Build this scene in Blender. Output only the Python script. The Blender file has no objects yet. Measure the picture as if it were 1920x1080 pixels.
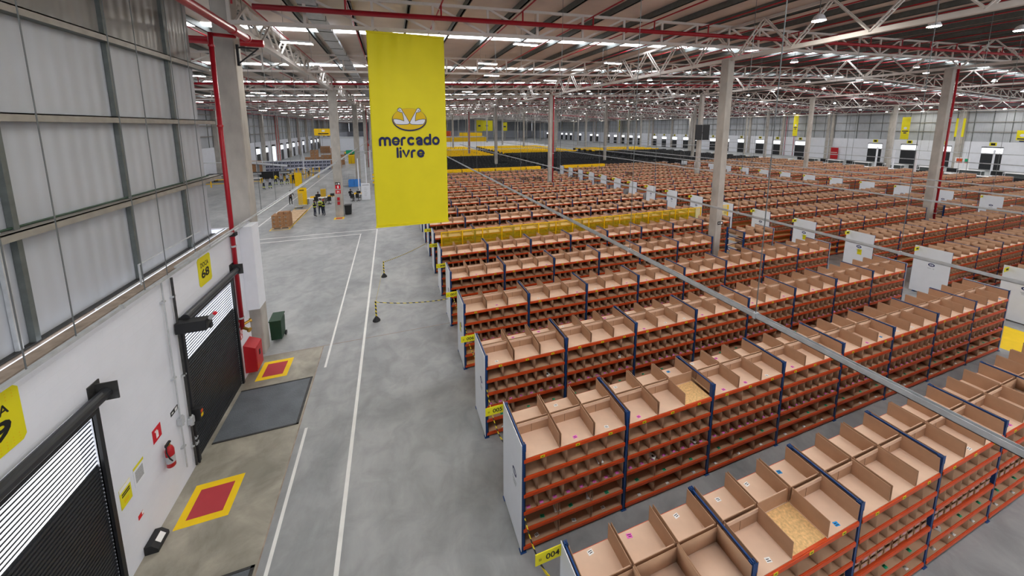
import bpy, bmesh, math, random
import numpy as np
from mathutils import Vector, Matrix
from mathutils.geometry import tessellate_polygon
R = random.Random(7)
SC = bpy.context.scene
COL = SC.collection
PI = math.pi

# ------------------------------------------------------------------ camera, world, exposure
PITCH = math.atan((327 - 238) / 655.0)
YAW = math.atan(230 / math.hypot(655.0, 89.0))
cd = bpy.data.cameras.new('camera'); cam = bpy.data.objects.new('camera', cd); COL.objects.link(cam)
cam.location = (0, 0, 9.3)
cam.rotation_euler = (PI / 2 - PITCH, 0, -YAW)
cd.sensor_width = 36; cd.lens = 36 * 655 / 1920
cd.shift_y = -(540 - 327) / 1920
cd.clip_start = 0.05; cd.clip_end = 900
SC.camera = cam
w = bpy.data.worlds.new('daylight'); SC.world = w; w.use_nodes = True
w.node_tree.nodes['Background'].inputs[0].default_value = (0.93, 0.96, 1.0, 1)
w.node_tree.nodes['Background'].inputs[1].default_value = 2.2
SC.view_settings.view_transform = 'Standard'; SC.view_settings.look = 'None'
SC.view_settings.exposure = 0.45; SC.view_settings.gamma = 1; SC.view_settings.use_curve_mapping = False
SC.cycles.max_bounces = 8; SC.cycles.diffuse_bounces = 6; SC.cycles.glossy_bounces = 2
SC.cycles.transparent_max_bounces = 12; SC.cycles.sample_clamp_indirect = 4; SC.cycles.sample_clamp_direct = 0
SC.cycles.caustics_reflective = False; SC.cycles.caustics_refractive = False
LAMP_E = 100.0
SKYLIGHT_E = 8.0

# ------------------------------------------------------------------ materials
def lin(c):
    return tuple(((v / 255) / 12.92 if v / 255 <= .04045 else ((v / 255 + .055) / 1.055) ** 2.4) for v in c) + (1,)
MATS = {}
def mat(name, rgb, rough=.6, metal=0, var=.08, scale=3, emit=0, alpha=1, spec=.35, coords='Object', detail=3, stretch=None):
    if name in MATS: return MATS[name]
    m = bpy.data.materials.new(name); MATS[name] = m; m.use_nodes = True
    nt = m.node_tree; b = nt.nodes['Principled BSDF']
    c = lin(rgb)
    b.inputs['Roughness'].default_value = rough; b.inputs['Metallic'].default_value = metal
    b.inputs['Specular IOR Level'].default_value = spec
    tc = nt.nodes.new('ShaderNodeTexCoord'); n = nt.nodes.new('ShaderNodeTexNoise')
    n.inputs['Scale'].default_value = scale; n.inputs['Detail'].default_value = detail
    if stretch:
        mp = nt.nodes.new('ShaderNodeMapping'); mp.inputs['Scale'].default_value = stretch
        nt.links.new(tc.outputs[coords], mp.inputs[0]); nt.links.new(mp.outputs[0], n.inputs['Vector'])
    else: nt.links.new(tc.outputs[coords], n.inputs['Vector'])
    r = nt.nodes.new('ShaderNodeValToRGB')
    r.color_ramp.elements[0].position = .3; r.color_ramp.elements[1].position = .7
    r.color_ramp.elements[0].color = tuple(v * (1 - var) for v in c[:3]) + (1,)
    r.color_ramp.elements[1].color = tuple(min(1, v * (1 + var)) for v in c[:3]) + (1,)
    nt.links.new(n.outputs['Fac'], r.inputs[0]); nt.links.new(r.outputs[0], b.inputs['Base Color'])
    if emit:
        b.inputs['Emission Color'].default_value = c; b.inputs['Emission Strength'].default_value = emit
    if alpha < 1:
        b.inputs['Alpha'].default_value = alpha
    return m
def nodes(m): return m.node_tree, m.node_tree.nodes['Principled BSDF']

M = {}
M['card'] = mat('cardboard', (178, 141, 113), .85, var=.05, scale=5)  # darkened so upright bin walls carry shade in their colour
M['seam'] = mat('dark_board_seam', (70, 50, 40), .9, var=.05)
M['card2'] = mat('cardboard_pale_lit', (222, 190, 166), .85, var=.04, scale=4)  # lit copy of the cardboard for upward bin bottoms; pale back flaps share it
M['carton'] = mat('printed_carton', (160, 118, 84), .85, var=.3, scale=9)
M['orange'] = mat('orange_beam_paint', (204, 76, 30), .45, var=.06)
M['blue'] = mat('blue_upright_paint', (28, 66, 122), .4, var=.08)
M['white'] = mat('white_panel', (226, 229, 236), .5, var=.02)
M['whitewall'] = mat('white_painted_masonry', (224, 227, 236), .75, var=.03, scale=1.2)
M['concrete'] = mat('column_concrete', (172, 167, 160), .85, var=.2, scale=1.6, detail=8, stretch=(1, 1, .5))
M['steelw'] = mat('white_painted_steel', (214, 208, 202), .5, var=.05)
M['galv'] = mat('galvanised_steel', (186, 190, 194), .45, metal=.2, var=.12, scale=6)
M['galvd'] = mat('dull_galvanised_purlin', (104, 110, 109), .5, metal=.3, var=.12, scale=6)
M['girt'] = mat('girt_steel', (150, 146, 140), .5, metal=.15, var=.12, scale=4)
M['wire'] = mat('hanger_wire', (112, 116, 118), .5, metal=.3, var=.03)
M['red'] = mat('red_pipe_paint', (166, 22, 38), .35, var=.06, spec=.4)
M['redbox'] = mat('red_cabinet_paint', (176, 30, 38), .4, var=.04)
M['redsign'] = mat('red_sign', (206, 22, 40), .5, var=.02)
M['black'] = mat('black_plastic', (34, 35, 38), .5, var=.1)
M['slat'] = mat('black_door_slat', (52, 54, 58), .4, metal=.2, var=.1)
M['dark'] = mat('dark_steel', (62, 62, 62), .5, metal=.3, var=.25, scale=8)
M['yellow'] = mat('yellow_banner_cloth', (232, 219, 26), .6, var=.03, scale=1)
M['ysign'] = mat('yellow_sign', (222, 212, 24), .5, var=.02)
M['ybox'] = mat('yellow_plastic', (248, 200, 8), .5, var=.05)
M['ypaint'] = mat('yellow_floor_paint', (238, 200, 14), .6, var=.05, scale=3)
M['rpaint'] = mat('red_floor_paint', (176, 58, 66), .6, var=.05, scale=3)
M['wpaint'] = mat('white_floor_paint', (226, 226, 224), .6, var=.06, scale=3)
M['navy'] = mat('navy_ink', (28, 36, 86), .6, var=.02)
M['gold'] = mat('golden_ink', (226, 190, 16), .6, var=.02)
M['inkwhite'] = mat('pale_ink', (226, 230, 242), .6, var=.01)
M['ink'] = mat('black_ink', (26, 26, 26), .6, var=.02)
M['pink'] = mat('pink_sticker', (232, 110, 200), .6, var=.02)
M['pinklabel'] = mat('faded_pink_label', (190, 150, 165), .7, var=.02)
M['green'] = mat('green_sticker', (20, 160, 110), .6, var=.02)
M['wsticker'] = mat('white_sticker', (236, 236, 236), .6, var=.02)
M['bluest'] = mat('blue_sticker', (40, 150, 220), .6, var=.02)
M['osb'] = mat('strand_board', (226, 186, 130), .8, var=.22, scale=22, detail=5)
M['gbin'] = mat('green_bin_plastic', (32, 62, 44), .5, var=.1)
M['brass'] = mat('brass', (190, 150, 70), .3, metal=.9, var=.1)
M['ledge'] = mat('bare_concrete_ledge', (150, 136, 124), .9, var=.25, scale=5)
M['grey'] = mat('grey_crate', (150, 152, 172), .6, var=.3, scale=7)
M['bluecrate'] = mat('blue_crate', (60, 130, 210), .5, var=.1)
M['table'] = mat('white_tabletop', (232, 232, 234), .5, var=.02)
M['skin'] = mat('skin', (168, 116, 90), .6, var=.05)
M['hair'] = mat('dark_hair', (34, 26, 24), .7, var=.1)
M['jeans'] = mat('dark_navy_cloth', (36, 42, 60), .8, var=.1)
M['darkcloth'] = mat('black_cloth', (28, 28, 32), .8, var=.1)
M['greycloth'] = mat('pale_grey_cloth', (176, 178, 186), .8, var=.06)
M['ycloth'] = mat('yellow_cloth', (230, 200, 40), .8, var=.06)
M['hiviz'] = mat('hi_vis_stripe', (214, 232, 60), .6, var=.03)
M['wood'] = mat('pallet_wood', (206, 176, 144), .8, var=.12, scale=5)
M['orangetruck'] = mat('orange_machine_paint', (206, 84, 50), .5, var=.06)
M['lamp'] = mat('lamp_diffuser', (255, 250, 240), .5, emit=LAMP_E)
M['skylight'] = mat('translucent_skylight', (246, 250, 255), .5, emit=SKYLIGHT_E)
M['lampround'] = mat('round_lamp_diffuser', (255, 250, 240), .5, emit=LAMP_E * 2.1)
M['lampround'].cycles.emission_sampling = 'FRONT'
M['lamp'].cycles.emission_sampling = 'FRONT'
M['ynet'] = mat('yellow_netting', (236, 210, 20), .7, var=.05, alpha=.33)
M['clear'] = mat('frosted_door_panel', (240, 242, 246), .4, var=.02, alpha=.1)
M['wirecage'] = mat('zinc_wire', (150, 154, 158), .4, metal=.5, var=.05)

def mat_wall_blocks():
    nt, b = nodes(M['whitewall'])
    br = nt.nodes.new('ShaderNodeTexBrick'); tc = nt.nodes.new('ShaderNodeTexCoord')
    sx = nt.nodes.new('ShaderNodeSeparateXYZ'); cb = nt.nodes.new('ShaderNodeCombineXYZ')
    nt.links.new(tc.outputs['Object'], sx.inputs[0]); nt.links.new(sx.outputs['Y'], cb.inputs['X']); nt.links.new(sx.outputs['Z'], cb.inputs['Y'])
    nt.links.new(cb.outputs[0], br.inputs['Vector'])
    br.inputs['Scale'].default_value = 1; br.inputs['Brick Width'].default_value = .4; br.inputs['Row Height'].default_value = .2
    br.inputs['Mortar Size'].default_value = .006
    br.inputs['Color1'].default_value = (0, 0, 0, 1); br.inputs['Color2'].default_value = (0, 0, 0, 1); br.inputs['Mortar'].default_value = (1, 1, 1, 1)
    bp = nt.nodes.new('ShaderNodeBump'); bp.inputs['Strength'].default_value = .45; bp.inputs['Distance'].default_value = .01; bp.invert = True
    nt.links.new(br.outputs['Color'], bp.inputs['Height']); nt.links.new(bp.outputs[0], b.inputs['Normal'])
mat_wall_blocks()

def mat_floor():
    m = bpy.data.materials.new('polished_concrete'); MATS['floor'] = m; m.use_nodes = True
    nt, b = nodes(m); N = nt.nodes.new; Lk = nt.links.new
    tc = N('ShaderNodeTexCoord')
    def noise(s, d, st=(1, 1, 1)):
        mp = N('ShaderNodeMapping'); mp.inputs['Scale'].default_value = st; Lk(tc.outputs['Object'], mp.inputs[0])
        n = N('ShaderNodeTexNoise'); n.inputs['Scale'].default_value = s; n.inputs['Detail'].default_value = d; n.inputs['Roughness'].default_value = .6
        n.inputs['Distortion'].default_value = .6; Lk(mp.outputs[0], n.inputs['Vector']); return n
    def ramp(n, c0, c1, p0=.3, p1=.7):
        r = N('ShaderNodeValToRGB'); r.color_ramp.elements[0].position = p0; r.color_ramp.elements[1].position = p1
        r.color_ramp.elements[0].color = lin(c0); r.color_ramp.elements[1].color = lin(c1); Lk(n.outputs['Fac'], r.inputs[0]); return r
    a = ramp(noise(.35, 8, (1, .6, 1)), (132, 135, 138), (170, 172, 173), .32, .68)
    c = ramp(noise(1.3, 10), (205, 205, 205), (255, 255, 255), .35, .6)
    mx = N('ShaderNodeMixRGB'); mx.blend_type = 'MULTIPLY'; mx.inputs[0].default_value = .55
    Lk(a.outputs[0], mx.inputs[1]); Lk(c.outputs[0], mx.inputs[2])
    # older, warmer slab along the dock wall
    st = ramp(noise(.9, 9), (140, 136, 124), (178, 172, 158), .35, .65)
    mst = N('ShaderNodeMixRGB'); mst.blend_type = 'MULTIPLY'; mst.inputs[0].default_value = .55
    Lk(st.outputs[0], mst.inputs[1]); Lk(c.outputs[0], mst.inputs[2])
    sx = N('ShaderNodeSeparateXYZ'); Lk(tc.outputs['Object'], sx.inputs[0])
    lt = N('ShaderNodeMath'); lt.operation = 'LESS_THAN'; lt.inputs[1].default_value = -3.06; Lk(sx.outputs['X'], lt.inputs[0])
    ly = N('ShaderNodeMath'); ly.operation = 'LESS_THAN'; ly.inputs[1].default_value = 15.75; Lk(sx.outputs['Y'], ly.inputs[0])
    an = N('ShaderNodeMath'); an.operation = 'MULTIPLY'; Lk(lt.outputs[0], an.inputs[0]); Lk(ly.outputs[0], an.inputs[1])
    m2 = N('ShaderNodeMixRGB'); Lk(an.outputs[0], m2.inputs[0]); Lk(mx.outputs[0], m2.inputs[1]); Lk(mst.outputs[0], m2.inputs[2])
    Lk(m2.outputs[0], b.inputs['Base Color'])
    rr = N('ShaderNodeMapRange'); rr.inputs[3].default_value = .28; rr.inputs[4].default_value = .55
    Lk(noise(1.1, 6).outputs['Fac'], rr.inputs[0]); Lk(rr.outputs[0], b.inputs['Roughness'])
    b.inputs['Specular IOR Level'].default_value = .4
    return m
M['floor'] = mat_floor()

def ribbed(name, rgb, axis, pitch, rough=.5, strength=.6, var=.06, metal=.1):
    m = mat(name, rgb, rough, metal=metal, var=var, scale=.7)
    nt, b = nodes(m); tc = nt.nodes.new('ShaderNodeTexCoord'); wv = nt.nodes.new('ShaderNodeTexWave')
    wv.wave_type = 'BANDS'; wv.bands_direction = axis; wv.inputs['Scale'].default_value = .314 / pitch
    nt.links.new(tc.outputs['Object'], wv.inputs['Vector'])
    bp = nt.nodes.new('ShaderNodeBump'); bp.inputs['Strength'].default_value = strength; bp.inputs['Distance'].default_value = .03
    nt.links.new(wv.outputs['Fac'], bp.inputs['Height']); nt.links.new(bp.outputs[0], b.inputs['Normal'])
    return m
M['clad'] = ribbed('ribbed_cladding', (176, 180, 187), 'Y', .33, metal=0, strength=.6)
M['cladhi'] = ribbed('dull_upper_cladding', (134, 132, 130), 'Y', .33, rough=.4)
M['roof'] = ribbed('roof_insulation_sheet', (214, 202, 192), 'Y', 1.0, rough=.55, strength=.25, var=.08, metal=0)
def mat_chequer():
    m = mat('chequer_plate', (98, 104, 110), .5, metal=.1, var=.15, scale=2)
    nt, b = nodes(m); tc = nt.nodes.new('ShaderNodeTexCoord'); v = nt.nodes.new('ShaderNodeTexVoronoi'); v.inputs['Scale'].default_value = 28
    nt.links.new(tc.outputs['Object'], v.inputs['Vector'])
    bp = nt.nodes.new('ShaderNodeBump'); bp.inputs['Strength'].default_value = .5; bp.inputs['Distance'].default_value = .01
    nt.links.new(v.outputs['Distance'], bp.inputs['Height']); nt.links.new(bp.outputs[0], b.inputs['Normal']); return m
M['plate'] = mat_chequer()
def mat_perf():
    # blue upright with rows of dark punched slots
    nt, b = nodes(M['blue']); tc = nt.nodes.new('ShaderNodeTexCoord'); sx = nt.nodes.new('ShaderNodeSeparateXYZ')
    nt.links.new(tc.outputs['Object'], sx.inputs[0])
    md = nt.nodes.new('ShaderNodeMath'); md.operation = 'PINGPONG'; md.inputs[1].default_value = .025; nt.links.new(sx.outputs['Z'], md.inputs[0])
    g = nt.nodes.new('ShaderNodeMath'); g.operation = 'GREATER_THAN'; g.inputs[1].default_value = .017; nt.links.new(md.outputs[0], g.inputs[0])
    ab = nt.nodes.new('ShaderNodeMath'); ab.operation = 'ABSOLUTE'; nt.links.new(sx.outputs['X'], ab.inputs[0])
    l1 = nt.nodes.new('ShaderNodeMath'); l1.operation = 'COMPARE'; l1.inputs[1].default_value = .02; l1.inputs[2].default_value = .005; nt.links.new(ab.outputs[0], l1.inputs[0])
    mu = nt.nodes.new('ShaderNodeMath'); mu.operation = 'MULTIPLY'; nt.links.new(g.outputs[0], mu.inputs[0]); nt.links.new(l1.outputs[0], mu.inputs[1])
    old = b.inputs['Base Color'].links[0].from_socket
    mx = nt.nodes.new('ShaderNodeMixRGB'); nt.links.new(mu.outputs[0], mx.inputs[0]); nt.links.new(old, mx.inputs[1]); mx.inputs[2].default_value = (.004, .006, .012, 1)
    nt.links.new(mx.outputs[0], b.inputs['Base Color'])
mat_perf()
def mat_tape():
    m = mat('hazard_tape', (232, 208, 30), .5, var=.02); nt, b = nodes(m)
    tc = nt.nodes.new('ShaderNodeTexCoord'); wv = nt.nodes.new('ShaderNodeTexWave'); wv.bands_direction = 'DIAGONAL'; wv.inputs['Scale'].default_value = 3.4
    nt.links.new(tc.outputs['Object'], wv.inputs['Vector'])
    r = nt.nodes.new('ShaderNodeValToRGB'); r.color_ramp.interpolation = 'CONSTANT'; r.color_ramp.elements[1].position = .5
    r.color_ramp.elements[0].color = lin((26, 26, 26)); r.color_ramp.elements[1].color = lin((232, 208, 30))
    nt.links.new(wv.outputs['Fac'], r.inputs[0]); nt.links.new(r.outputs[0], b.inputs['Base Color']); return m
M['tape'] = mat_tape()

# ------------------------------------------------------------------ mesh helpers
BOXF = np.array([(0, 3, 2, 1), (4, 5, 6, 7), (0, 1, 5, 4), (1, 2, 6, 5), (2, 3, 7, 6), (3, 0, 4, 7)])
class MB:
    def __init__(s): s.v = []; s.f = []; s.m = []; s.mats = []
    def mi(s, m):
        m = M[m] if isinstance(m, str) else m
        if m not in s.mats: s.mats.append(m)
        return s.mats.index(m)
    def box(s, x0, x1, y0, y1, z0, z1, m='white', taper=0):
        n = len(s.v); t = taper
        s.v += [(x0, y0, z0), (x1, y0, z0), (x1, y1, z0), (x0, y1, z0), (x0 + t, y0 + t, z1), (x1 - t, y0 + t, z1), (x1 - t, y1 - t, z1), (x0 + t, y1 - t, z1)]
        k = s.mi(m)
        for f in BOXF: s.f.append(tuple(int(n + i) for i in f)); s.m.append(k)
        return s
    def bar(s, a, b, wd, h=None, m='white', up=(0, 0, 1)):
        a = Vector(a); b = Vector(b); h = h or wd; d = (b - a); 
        if d.length < 1e-6: return s
        d.normalize(); u = Vector(up)
        if abs(d.dot(u)) > .98: u = Vector((1, 0, 0))
        r = d.cross(u).normalized(); u = r.cross(d).normalized(); n = len(s.v); k = s.mi(m)
        for p in (a, b):
            for i, j in ((-1, -1), (1, -1), (1, 1), (-1, 1)): s.v.append(tuple(p + r * (i * wd / 2) + u * (j * h / 2)))
        for f in ((0, 1, 2, 3), (7, 6, 5, 4), (0, 4, 5, 1), (1, 5, 6, 2), (2, 6, 7, 3), (3, 7, 4, 0)): s.f.append(tuple(n + i for i in f)); s.m.append(k)
        return s
    def tube(s, pts, r, m='red', seg=10, r2=None, cap=True):
        k = s.mi(m); P = [Vector(p) for p in pts]; rings = []
        for i, p in enumerate(P):
            if i == 0: d = P[1] - P[0]
            elif i == len(P) - 1: d = P[-1] - P[-2]
            else: d = (P[i + 1] - P[i]).normalized() + (P[i] - P[i - 1]).normalized()
            d.normalize(); u = Vector((0, 0, 1)) if abs(d.z) < .95 else Vector((1, 0, 0))
            a = d.cross(u).normalized(); b = a.cross(d).normalized(); rr = r if r2 is None else r + (r2 - r) * i / (len(P) - 1)
            n = len(s.v)
            for j in range(seg):
                t = 2 * PI * j / seg; s.v.append(tuple(p + a * math.cos(t) * rr + b * math.sin(t) * rr))
            rings.append(n)
        for q in range(len(rings) - 1):
            for j in range(seg):
                s.f.append((rings[q] + j, rings[q] + (j + 1) % seg, rings[q + 1] + (j + 1) % seg, rings[q + 1] + j)); s.m.append(k)
        if cap:
            s.f.append(tuple(rings[0] + j for j in reversed(range(seg)))); s.m.append(k)
            s.f.append(tuple(rings[-1] + j for j in range(seg))); s.m.append(k)
        return s
    def lathe(s, prof, c, m, seg=16, axis='z'):
        k = s.mi(m); rings = []
        for r, h in prof:
            n = len(s.v); rings.append(n)
            for j in range(seg):
                t = 2 * PI * j / seg; a, b = math.cos(t) * r, math.sin(t) * r
                s.v.append((c[0] + a, c[1] + b, c[2] + h) if axis == 'z' else ((c[0] + h, c[1] + a, c[2] + b) if axis == 'x' else (c[0] + a, c[1] + h, c[2] + b)))
        for q in range(len(rings) - 1):
            for j in range(seg): s.f.append((rings[q] + j, rings[q] + (j + 1) % seg, rings[q + 1] + (j + 1) % seg, rings[q + 1] + j)); s.m.append(k)
        s.f.append(tuple(rings[0] + j for j in reversed(range(seg)))); s.m.append(k)
        s.f.append(tuple(rings[-1] + j for j in range(seg))); s.m.append(k)
        return s
    def poly(s, pts, m, thick=None):
        k = s.mi(m); n = len(s.v); s.v += [tuple(p) for p in pts]; s.f.append(tuple(range(n, n + len(pts)))); s.m.append(k)
        if thick:
            t = Vector(thick); q = len(s.v); s.v += [tuple(Vector(p) + t) for p in pts]; L = len(pts)
            s.f.append(tuple(reversed(range(q, q + L)))); s.m.append(k)
            for i in range(L): s.f.append((n + i, q + i, q + (i + 1) % L, n + (i + 1) % L)); s.m.append(k)
        return s
    def mesh(s, name):
        me = bpy.data.meshes.new(name); me.from_pydata(s.v, [], s.f)
        for m in s.mats: me.materials.append(m)
        if len(s.mats) > 1: me.polygons.foreach_set('material_index', s.m)
        me.update(); return me
    def obj(s, name, parent=None, loc=(0, 0, 0), rz=0): return link(name, s.mesh(name), parent, loc, rz)
def link(name, data, parent=None, loc=(0, 0, 0), rz=0):
    o = bpy.data.objects.new(name, data); COL.objects.link(o); o.location = loc; o.rotation_euler = (0, 0, rz)
    if parent: o.parent = parent
    return o
def tag(o, label, cat, group=None, kind=None):
    o['label'] = label; o['category'] = cat
    if group: o['group'] = group
    if kind: o['kind'] = kind
    return o
def thing(name, label, cat, loc=(0, 0, 0), rz=0, group=None):
    return tag(link(name, None, None, loc, rz), label, cat, group)
def struct(o, label=None):
    o['kind'] = 'structure'
    if label: o['label'] = label
    return o
def dup(root, loc=None, rz=None, label=None, group=None):
    r = root.copy(); COL.objects.link(r)
    if loc is not None: r.location = loc
    if rz is not None: r.rotation_euler = (0, 0, rz)
    if label: r['label'] = label
    if group: r['group'] = group
    for ch in list(root.children):
        c = ch.copy(); COL.objects.link(c); c.parent = r
        for g in list(ch.children):
            d = g.copy(); COL.objects.link(d); d.parent = c
    return r
def smooth(o):
    o.data.polygons.foreach_set('use_smooth', [True] * len(o.data.polygons)); return o
ORD = ['first', 'second', 'third', 'fourth', 'fifth', 'sixth', 'seventh', 'eighth', 'ninth', 'tenth', 'eleventh', 'twelfth', 'thirteenth', 'fourteenth', 'fifteenth', 'sixteenth', 'seventeenth', 'eighteenth', 'nineteenth', 'twentieth']
TENS = {2: 'twenty', 3: 'thirty', 4: 'forty', 5: 'fifty'}
def ordw(i):
    if i < 20: return ORD[i]
    n = i + 1; t, u = divmod(n, 10)
    return TENS[t][:-1] + 'ieth' if u == 0 else TENS[t] + '-' + ORD[u - 1]
def text(name, body, parent, m, box, plane, pos, bold=.0, depth=.004):
    """letters fitted into box (w,h); plane: 'xz' faces -Y, 'yz' faces +X (reads towards +Y ... ), 'xy' lies flat"""
    cu = bpy.data.curves.new(name, 'FONT'); cu.body = body; cu.size = 1; cu.extrude = 0; cu.offset = bold
    cu.resolution_u = 3
    o = bpy.data.objects.new(name, cu); COL.objects.link(o); bpy.context.view_layer.update()
    dg = bpy.context.evaluated_depsgraph_get(); me = bpy.data.meshes.new_from_object(o.evaluated_get(dg))
    bpy.data.objects.remove(o); bpy.data.curves.remove(cu)
    n = len(me.vertices); co = np.empty(n * 3); me.vertices.foreach_get('co', co); co = co.reshape(-1, 3)
    mn = co.min(0); mx = co.max(0); s = (box[0] / max(1e-6, mx[0] - mn[0]), box[1] / max(1e-6, mx[1] - mn[1]))
    x = (co[:, 0] - mn[0]) * s[0]; y = (co[:, 1] - mn[1]) * s[1]; z = np.zeros(n)
    if plane == 'xz': new = np.stack([x, z, y], 1)
    elif plane == 'yz': new = np.stack([z, x, y], 1)       # on a wall facing +X
    elif plane == '-yz': new = np.stack([z, -x, y], 1)     # on a face looking to -X
    else: new = np.stack([x, y, z], 1)
    me.vertices.foreach_set('co', new.astype(np.float32).ravel()); me.update()
    me.materials.clear(); me.materials.append(M[m])
    return link(name, me, parent, pos)

# ------------------------------------------------------------------ dimensions
XL, XR, XF = -5.47, 123.7, -29.5      # dock wall, right wall, far-left wall
YE = 300
def zb(x): return 13.25 + .0355 * x if x <= 59 else 15.345 - .0355 * (x - 59)
def zroof(x): return zb(x) + 1.2 + .3

# ------------------------------------------------------------------ floor, roof, walls
b = MB(); b.box(XL - .25, XR + 1, -45, YE + 1, -.2, 0, 'floor'); b.box(XF - .3, XL - .25, 15, YE + 1, -.2, 0, 'floor'); struct(b.obj('floor'))
def roof_piece(name, x0, x1, y0, y1, m, t=.08):
    b = MB(); k = b.mi(m)
    for X0, X1 in (((x0, 59), (59, x1)) if x0 < 59 < x1 else ((x0, x1),)):
        n = len(b.v)
        for X in (X0, X1):
            for Y in (y0, y1):
                for dz in (0, t): b.v.append((X, Y, zroof(X) + dz))
        for f in ((0, 2, 6, 4), (1, 5, 7, 3), (0, 4, 5, 1), (2, 3, 7, 6), (0, 1, 3, 2), (4, 6, 7, 5)): b.f.append(tuple(n + i for i in f)); b.m.append(k)
    return b.obj(name)
struct(roof_piece('ceiling', XL - .6, XR + .4, -45, 15, 'roof')); struct(roof_piece('ceiling_wing', XF - .3, XR + .4, 15, YE + 1, 'roof'))
b = MB(); b.box(XL - .4, XR, -45.3, -45, 0, 7.5, 'whitewall'); struct(b.obj('wall_front'))  # unseen end wall, kept low so open sky lights the hall from behind
i = 0
for yk in [-34, -16, 2, 22.6, 34.6, 46.6, 64.5, 76.5, 88.5, 100.5, 112.5, 126, 140, 158, 175, 192, 210, 230, 250, 275]:  # some strips added between the visible bands for more overhead light
    o = roof_piece('skylight_strip', -28 if yk > 14 else -5, 120, yk - .4, yk + .4, 'skylight', .02)
    o.location.z = -.03
    tag(o, 'long glowing translucent roof strip, %s from the camera' % ordw(i), 'skylight', None); i += 1

def girt(b, x, y0, y1, z, d=1):   # folded channel rail on a wall facing d
    b.box(min(x, x + .2 * d), max(x, x + .2 * d), y0, y1, z - .012, z + .012, 'girt'); b.box(min(x + .2 * d, x + .188 * d), max(x + .2 * d, x + .188 * d), y0, y1, z - .13, z + .012, 'girt')
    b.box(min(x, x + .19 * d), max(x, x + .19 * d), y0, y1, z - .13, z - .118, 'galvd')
# dock wall on the left (masonry with door openings), z 0..5.6
def holes_wall(name, x0, x1, y0, y1, z1, holes, m='whitewall'):
    b = MB(); y = y0
    for (a, c, zt) in sorted(holes):
        if a > y: b.box(x0, x1, y, a, 0, z1, m)
        b.box(x0, x1, a, c, zt, z1, m); y = c
    if y < y1: b.box(x0, x1, y, y1, 0, z1, m)
    return b.obj(name)
struct(holes_wall('wall_left', XL - .25, XL, -45, 15.4, 5.6, [(4.75, 8.1, 4.3), (11.1, 14.2, 4.3)]))
b = MB(); b.box(XL - .25, XL + .005, -45, 15.4, 5.6, 5.64, 'ledge'); b.box(-6.0, -5.875, -45, 14.55, 5.56, 5.6, 'ledge'); struct(b.obj('trim_1'))
b = MB(); b.box(-6.06, -6.0, -45, 14.55, 5.6, 14.6, 'clad'); b.box(-6.0, -5.9, -45, 14.55, 5.58, 5.63, 'dark'); struct(b.obj('wall_left_upper'))
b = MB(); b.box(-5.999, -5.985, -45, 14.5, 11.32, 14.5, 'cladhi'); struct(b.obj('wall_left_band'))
# near return of the dock wall where the wing opens
b = MB(); b.box(XF - .2, -6.06, 14.5, 14.6, 5.5, 14.6, 'clad'); b.box(XF - .2, XL - .25, 15.2, 15.4, 0, 5.6, 'whitewall'); struct(b.obj('wall_return'))
for k, z in enumerate((7.6, 9.52, 11.3)):
    b = MB(); girt(b, -5.99, 1.5, 15.2, z)
    if k == 0: b.tube([(-5.93, 1.5, z + .05), (-5.93, 14.6, z + .05)], .02, 'gbin', 6)
    tag(b.obj('wall_rail'), ['lowest galvanised channel rail along the ribbed wall, green cable on it', 'middle galvanised channel rail along the ribbed wall', 'topmost dark channel rail along the ribbed wall'][k], 'rail')
for k, y in enumerate((2.8, 5.4, 8.0, 10.7, 13.05)):
    b = MB(); b.box(-5.985, -5.9, y - .045, y + .045, 5.63, 14.3, 'galvd')
    if k == 2: b.box(-5.985, -5.93, y - .3, y - .22, 5.63, 14.3, 'galv')
    tag(b.obj('wall_stud'), 'grey vertical stud on the ribbed wall, %s from the concrete column' % ORD[4 - k], 'wall stud')

def rolling_door(name, y0, y1, zt, n):
    t = thing(name, 'black slatted roller door with glowing upper slats under the ' + ('sign 68 beside the red cabinet' if n == 68 else 'sign 69 nearest the camera'), 'roller door', (XL, 0, 0))
    b = MB(); b.box(-.02, .05, y0 - .09, y0, 0, zt, 'black'); b.obj('door_track', t)
    b = MB(); b.box(-.02, .05, y1, y1 + .09, 0, zt, 'black'); b.obj('door_track', t)
    b = MB(); z = .02
    while z < zt - .3:
        if 2.9 < z < zt - .25: b.box(-.148, -.138, y0, y1, z, z + .026, 'slat')
        else:
            b.box(-.155, -.13, y0, y1, z, z + .08, 'slat'); b.box(-.13, -.105, y0, y1, z + .01, z + .05, 'slat')
        z += .083
    b.obj('door_curtain', t, (.09, 0, 0))
    b = MB(); b.box(-.08, -.076, y0, y1, 2.86, zt - .2, 'clear'); b.obj('translucent_panel', t)
    b = MB(); b.tube([(.16, y0 - .12, zt), (.16, y1 + .12, zt)], .1, 'slat', 14)
    b.box(-.02, .07, y0 - .05, y1 + .05, zt - .3, zt - .02, 'black'); b.obj('roller_drum', t)
    for yy in (y1 + .12, y0 - .14):
        if yy < y0 and n == 68: continue
        b = MB(); b.box(0, .34, yy, yy + .02, zt - .16, zt + .2, 'dark'); b.box(0, .02, yy - .15, yy + .12, zt - .2, zt + .24, 'dark'); b.obj('drum_bracket', t)
rolling_door('roller_door', 11.1, 14.2, 4.3, 68)
rolling_door('roller_door', 4.75, 8.1, 4.3, 69)
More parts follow.
